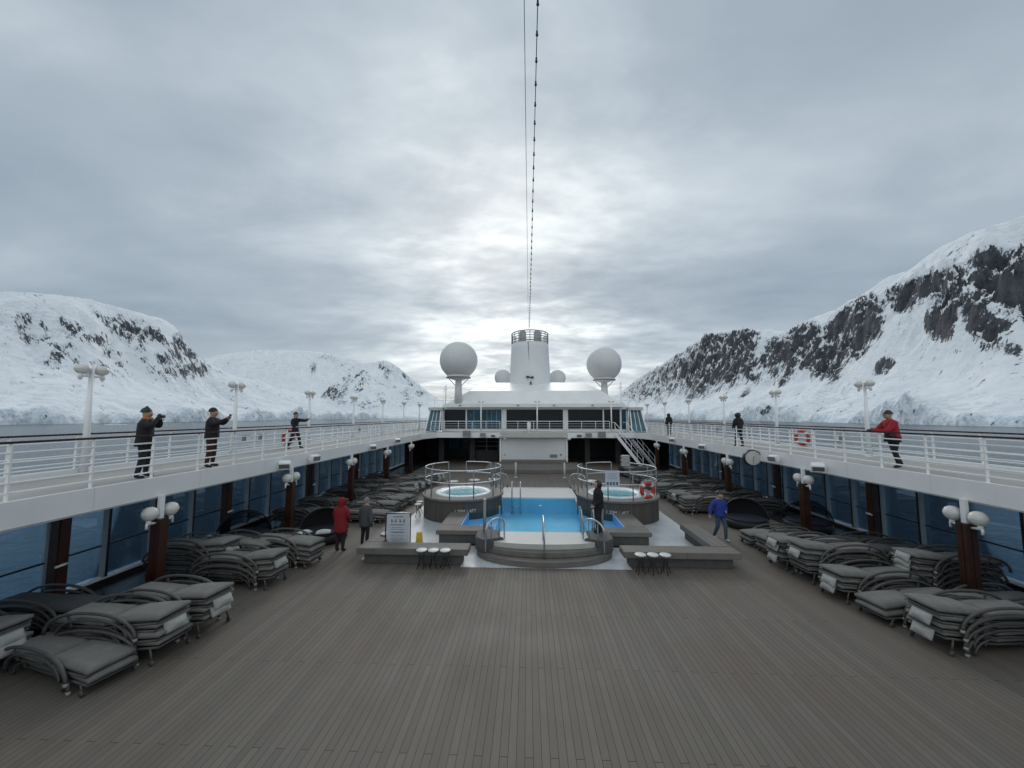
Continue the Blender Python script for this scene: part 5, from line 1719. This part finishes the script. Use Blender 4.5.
def person(loc, rz, H, label, jacket, trousers, shoe, pose, hat=None, hatkind='cap', coat=None, lean=0.0, legs=None, extra=None, glove='skin', group='people on deck'):
    """pose: (elbowL, wristL, elbowR, wristR) in body space, +Y = facing; L = -X"""
    k = H / 1.75
    verts, edges, radii, regs = [], [], [], []

    def J(p, r, reg, parent=None):
        verts.append(Vector(p)); radii.append(r); regs.append(reg)
        if parent is not None: edges.append((parent, len(verts) - 1))
        return len(verts) - 1

    ly = lambda z: lean * max(0, z - 0.95)
    P = lambda x, y, z: (x, y + ly(z), z)
    pel = J(P(0, 0, 0.96), 0.145, 'leg')
    wa = J(P(0, 0, 1.10), 0.140, 'top', pel)
    ch = J(P(0, 0.0, 1.30), 0.165, 'top', wa)
    ub = J(P(0, -0.005, 1.42), 0.120, 'top', ch)
    nk = J(P(0, 0.0, 1.51), 0.058, 'skin', ub)
    h0 = J(P(0, 0.02, 1.585), 0.098, 'skin', nk)
    h1 = J(P(0, 0.014, 1.66), 0.114, 'head', h0)
    h2 = J(P(0, 0.0, 1.725), 0.092, 'head', h1)
    nose = J(P(0, 0.125, 1.615), 0.013, 'skin', h0)
    L_ = legs or (((-0.10, 0.02, 0.50), (-0.11, -0.02, 0.09)), ((0.10, 0.02, 0.50), (0.11, -0.02, 0.09)))
    for s, (kn, an) in zip((-1, 1), L_):
        hp = J((s * 0.095, 0, 0.88), 0.108, 'leg', pel)
        kk = J(kn, 0.078, 'leg', hp)
        aa = J(an, 0.056, 'leg', kk)
        hl = J((an[0], an[1] - 0.02, an[2] - 0.045), 0.043, 'shoe', aa)
        mt = J((an[0] + s * 0.012, an[1] + 0.11, an[2] - 0.052), 0.040, 'shoe', hl)
        J((an[0] + s * 0.015, an[1] + 0.17, an[2] - 0.058), 0.030, 'shoe', mt)
    eL, wL, eR, wR = pose
    ends = []
    for s, el, wr in ((-1, eL, wL), (1, eR, wR)):
        sh = J(P(s * 0.185, 0, 1.40), 0.098, 'top', ub)
        e = J(el, 0.074, 'top', sh)
        w_ = J(wr, 0.050, 'top', e)
        d = (Vector(wr) - Vector(el)).normalized()
        pm = Vector(wr) + d * 0.055
        pj = J(pm, 0.034, 'hand', w_)
        side = d.cross(Vector((0, 1, 0.2))).normalized()
        if side.length < 0.1: side = Vector((1, 0, 0))
        cur = side.cross(d).normalized()
        for q, ln in ((-1.5, 0.062), (-0.5, 0.075), (0.5, 0.078), (1.5, 0.068)):
            f0 = J(pm + d * 0.035 + side * 0.017 * q, 0.0105, 'hand', pj)
            f1 = J(pm + d * (0.035 + ln * .55) + side * 0.018 * q + cur * 0.008, 0.0092, 'hand', f0)
            J(pm + d * (0.035 + ln * .9) + side * 0.018 * q + cur * 0.03, 0.008, 'hand', f1)
        t0 = J(pm + side * s * 0.04 - d * 0.01, 0.012, 'hand', pj)
        J(pm + side * s * 0.058 + d * 0.03 + cur * 0.015, 0.010, 'hand', t0)
        ends.append(pm + d * 0.05)
    me = bpy.data.meshes.new('tmp')
    me.from_pydata([v * k for v in verts], edges, [])
    o = bpy.data.objects.new('tmp', me); COL.objects.link(o)
    md = o.modifiers.new('s', 'SKIN'); md.use_smooth_shade = True
    for i, sv in enumerate(me.skin_vertices[0].data):
        r = radii[i] * k
        fl = 1.0
        if i in (pel, wa, ch, ub): sv.radius = (r * 1.12, r * 0.80)
        else: sv.radius = (r, r)
        sv.use_root = (i == pel)
    md2 = o.modifiers.new('ss', 'SUBSURF'); md2.levels = 2; md2.render_levels = 2
    bpy.context.view_layer.update()
    dg = bpy.context.evaluated_depsgraph_get()
    m2 = bpy.data.meshes.new_from_object(o.evaluated_get(dg))
    bpy.data.objects.remove(o)
    m2.name = 'person_body'
    mm = {'top': jacket, 'leg': trousers, 'shoe': shoe, 'skin': 'skin', 'head': 'skin', 'hand': glove}
    keys = list(mm)
    m2.materials.clear()
    for q in keys: m2.materials.append(M[mm[q]])
    pts = [v * k for v in verts]
    # assign each face to its nearest bone
    seg = [(pts[a], pts[c], regs[c], max(radii[a], radii[c]) * k) for a, c in edges]
    for f in m2.polygons:
        c = f.center
        best, br = 1e9, 'top'
        for a, d_, rg, rr in seg:
            ab = d_ - a
            tt = max(0, min(1, (c - a).dot(ab) / max(ab.length_squared, 1e-9)))
            dd = (c - (a + ab * tt)).length - rr * 0.8
            if dd < best: best, br = dd, rg
        if br in ('skin',) and c.z < 1.47 * k: br = 'top'
        if br == 'leg' and c.z > 0.93 * k: br = 'top'
        f.material_index = keys.index(br)
        f.use_smooth = True
    t = bpy.data.objects.new('person', m2)
    COL.objects.link(t)
    t.location = loc; t.rotation_euler = (0, 0, rz)
    tag(t, label, 'person', group)
    hc = Vector(P(0, 0.0, 1.655)) * k
    # eyes
    for s in (-1, 1):
        b = mk('blackpaint'); b.ball((s * 0.033 * k, hc.y + 0.098 * k, 1.635 * k), 0.010, 0.008, 0.009, 8, 6); b.build('eye', t)
    b = mk('scarf' if False else 'redtrousers'); b.ball((0, hc.y + 0.092 * k, 1.575 * k), 0.024, 0.008, 0.006, 8, 5); b.build('mouth', t)
    if hat:
        b = mk(hat)
        if hatkind == 'hood':
            n = 18; prof = []
            vs, fs = [], []
            for j in range(11):
                ph = PI * (0.02 + 0.80 * j / 10)
                for i in range(n + 1):
                    a = rad(58) + (2 * PI - rad(116)) * i / n + PI / 2 - 0
                    a = PI / 2 + rad(48) + (2 * PI - rad(96)) * i / n
                    r = 0.128 * math.sin(ph) * (1.0 + 0.1 * (j > 7))
                    vs.append((r * math.cos(a) * k, hc.y + (r * math.sin(a) - 0.01) * k, hc.z + 0.135 * math.cos(ph) * k - (0.02 * k if j > 8 else 0)))
            fs = [(j * (n + 1) + i, j * (n + 1) + i + 1, (j + 1) * (n + 1) + i + 1, (j + 1) * (n + 1) + i) for j in range(10) for i in range(n)]
            b.add(vs, fs, True)
            b.tube([(0.13 * k * math.sin(q), hc.y + 0.055 * k, hc.z - 0.02 + 0.125 * k * math.cos(q)) for q in [rad(x) for x in range(-140, 141, 20)]], 0.018 * k, 6)
            b.tube([(0.10 * k * math.sin(q), hc.y - 0.005 * k + 0.085 * k * math.cos(q), hc.z - 0.135 * k) for q in [2 * PI * x / 14 for x in range(14)]], 0.03 * k, 8, closed=True)
            b.build('hood', t)
        else:
            b.ball((0, hc.y - 0.010 * k, hc.z + 0.018 * k), 0.110 * k, 0.122 * k, 0.138 * k, 18, 12, z0=-0.02)
            b.tube([(0.109 * k * math.sin(q), hc.y - 0.010 * k + 0.121 * k * math.cos(q), hc.z + 0.020 * k) for q in [2 * PI * x / 16 for x in range(16)]], 0.007 * k, 6, closed=True)
            if hatkind == 'bobble': b.ball((0, hc.y, hc.z + 0.15 * k), 0.035)
            b.build('hat' if hat != 'hair' else 'hair', t)
    if coat:
        z0, m_c, fl = coat
        b = mk(m_c)
        rings = [(1.50, 0.085, 0.08), (1.46, 0.16, 0.115), (1.37, 0.225, 0.155), (1.22, 0.222, 0.168), (1.05, 0.215, 0.172), (0.9, 0.222, 0.182)]
        zz = 0.9
        while zz - 0.1 > z0: zz -= 0.1; rings.append((zz, 0.222 + fl * (0.9 - zz), 0.182 + fl * (0.9 - zz)))
        rings.append((z0, 0.224 + fl * (0.9 - z0), 0.184 + fl * (0.9 - z0)))
        rings.append((z0 + 0.01, 0.17, 0.13))
        n = 22
        vs = []
        for z, rx, ry in rings:
            for i in range(n):
                a = 2 * PI * i / n
                w = 1 + 0.035 * math.sin(5 * a + z * 9) * (1 if z < 1.2 else 0.4)
                vs.append((rx * w * math.cos(a) * k, (ry * w * math.sin(a) + ly(z)) * k, z * k))
        fs = [(j * n + i, j * n + (i + 1) % n, (j + 1) * n + (i + 1) % n, (j + 1) * n + i) for j in range(len(rings) - 1) for i in range(n)]
        b.add(vs, fs, True); b.build('coat', t)
    if extra: extra(t, k, ends)
    return t


def camera_prop(t, k, ends, label, big=False, name='camera'):
    w = (ends[0] + ends[1]) / 2 * k
    wm = t.matrix_basis @ w
    e = empty(name, wm, t.rotation_euler.z, label, 'camera' if name == 'camera' else 'phone')
    if name == 'camera':
        b = mk('blackpaint'); b.box(-0.075, 0.075, -0.035, 0.035, -0.05, 0.05); b.box(-0.025, 0.025, -0.03, 0.03, 0.05, 0.075); b.build('camera_body', e, bevel=0.01)
        b = mk('blackpaint'); b.lathe([(0.038, 0.035), (0.038, 0.09), (0.040, 0.11), (0.03, 0.11), (0.0, 0.10)], (0, 0, 0), 16, 'Y'); b.build('lens', e)
    else:
        b = mk('blackpaint'); b.box(-0.04, 0.04, -0.005, 0.005, -0.08, 0.08); b.build('case', e, bevel=0.004)
        b = mk('window'); b.box(-0.035, 0.035, -0.0075, -0.0055, -0.073, 0.073); b.build('screen', e)
    return e


def hem(t, k, lean):
    b = mk('blackcoat')
    b.lathe([(0.205 * k, 1.05 * k), (0.222 * k, 0.95 * k), (0.235 * k, 0.80 * k), (0.18 * k, 0.81 * k)], (0, 0.03 * k, 0), 22)
    o = b.build('jacket_hem', t)
    o.scale = (1, 0.82, 1)


stand = (((-0.13, 0.02, 0.50), (-0.17, -0.02, 0.09)), ((0.13, 0.02, 0.50), (0.17, -0.02, 0.09)))
wide = (((-0.15, 0.03, 0.50), (-0.21, 0.0, 0.09)), ((0.15, 0.03, 0.50), (0.20, -0.04, 0.09)))
hold = ((-0.34, 0.20, 1.30), (-0.09, 0.25, 1.50), (0.34, 0.20, 1.30), (0.09, 0.25, 1.50))
down = ((-0.24, -0.03, 1.16), (-0.25, 0.06, 0.92), (0.24, -0.03, 1.16), (0.25, 0.06, 0.92))

person((-10.52, 9.62, UP), rad(-62), 1.74, 'person in black jacket and beanie aiming a camera, nearest on the left walkway', 'blackcoat', 'trousers', 'shoe', hold, 'blackpaint', 'bobble', (0.80, 'blackcoat', 0.02), legs=wide,
       extra=lambda t, k, e: camera_prop(t, k, e, 'black camera held up by the nearest person on the left walkway'))
b = mk('scarf'); b.lathe([(0.10, -0.03), (0.125, 0.0), (0.10, 0.04), (0.08, 0.05)], (0, 0, 0), 16); o = b.build('scarf', loc=(-10.51, 9.64, UP + 1.49)); tag(o, 'orange scarf round the neck of the nearest person on the left walkway', 'scarf')
person((-10.5, 11.72, UP), rad(-75), 1.78, 'person in black jacket and reddish trousers filming, second on the left walkway', 'blackcoat', 'redtrousers', 'shoe', ((-0.28, 0.18, 1.30), (-0.08, 0.40, 1.50), (0.26, 0.18, 1.28), (0.08, 0.38, 1.44)), 'hair', 'cap', (0.85, 'blackcoat', 0.0), legs=stand,
       extra=lambda t, k, e: camera_prop(t, k, e, 'dark phone held up by the second person on the left walkway', name='phone'))
person((-11.95, 18.4, UP), rad(-100), 1.72, 'person in dark jacket stretching one arm out, farthest on the left walkway', 'blackcoat', 'trousers', 'shoe', ((-0.40, 0.22, 1.36), (-0.20, 0.55, 1.44), (0.28, 0.05, 1.2), (0.20, 0.20, 1.10)), 'blackpaint', 'cap', None, legs=(((-0.16, 0.10, 0.50), (-0.24, 0.12, 0.09)), ((0.16, -0.06, 0.50), (0.22, -0.20, 0.09))))
person((10.9, 32.2, UP), rad(10), 1.76, 'dark figure seen from behind, farthest on the right walkway', 'blackcoat', 'trousers', 'shoe', down, 'blackpaint', 'hood', (0.78, 'blackcoat', 0.03))
person((10.35, 20.7, UP), rad(15), 1.72, 'person in black coat standing legs apart, middle of the right walkway', 'blackcoat', 'trousers', 'shoe', ((-0.27, 0.0, 1.18), (-0.22, 0.14, 1.02), (0.27, 0.0, 1.18), (0.22, 0.14, 1.02)), 'blackpaint', 'hood', (0.86, 'blackcoat', 0.05), legs=wide)
person((10.62, 12.45, UP), rad(82), 1.70, 'person in red jacket leaning on the rail, nearest on the right walkway', 'red2', 'trousers', 'shoe', ((-0.24, 0.30, 1.14), (-0.08, 0.56, 1.15), (0.24, 0.30, 1.14), (0.08, 0.56, 1.15)), 'blackpaint', 'cap', (1.02, 'red2', 0.0), lean=0.14, legs=(((-0.10, 0.06, 0.50), (-0.12, -0.02, 0.09)), ((0.10, -0.06, 0.50), (0.11, -0.24, 0.10))), glove='blackpaint', extra=lambda t, k, e: hem(t, k, 0.28))
person((-7.08, 13.35, 0), rad(-8), 1.76, 'person in dark red hooded coat standing beside the left daybed', 'red', 'trousers', 'shoe', ((-0.25, 0.0, 1.16), (-0.24, 0.12, 0.93), (0.25, 0.02, 1.16), (0.18, 0.2, 1.0)), 'red', 'hood', (0.62, 'red', 0.05))
person((-6.48, 13.95, 0), rad(-15), 1.62, 'person in grey coat walking next to the red coat', 'greycoat', 'trousers', 'shoe', ((-0.24, -0.05, 1.15), (-0.27, 0.02, 0.90), (0.25, -0.06, 1.15), (0.34, -0.10, 0.90)), 'greyhair', 'cap', (0.72, 'greycoat', 0.07), lean=0.08, glove='blackpaint')
person((1.80, 13.80, 0.58), rad(105), 1.74, 'person in black hooded jacket standing on the right wall of the pool steps', 'blackcoat', 'trousers', 'shoe', ((-0.25, 0.0, 1.16), (-0.16, 0.20, 0.98), (0.26, -0.02, 1.16), (0.22, 0.10, 0.95)), 'blackpaint', 'hood', (0.86, 'blackcoat', 0.0), legs=(((-0.07, 0.03, 0.50), (-0.05, -0.02, 0.09)), ((0.07, 0.05, 0.50), (0.06, 0.0, 0.09))))
person((6.55, 15.1, 0), rad(190), 1.74, 'person in bright blue jacket and jeans walking past the right bench', 'bluecoat', 'jeans', 'whiteshoe', ((-0.27, -0.05, 1.16), (-0.12, 0.16, 1.08), (0.34, -0.06, 1.18), (0.42, 0.02, 0.96)), 'blackpaint', 'cap', (0.88, 'bluecoat', 0.05), legs=(((-0.10, 0.14, 0.51), (-0.11, 0.12, 0.09)), ((0.10, -0.02, 0.49), (0.11, -0.24, 0.11))))
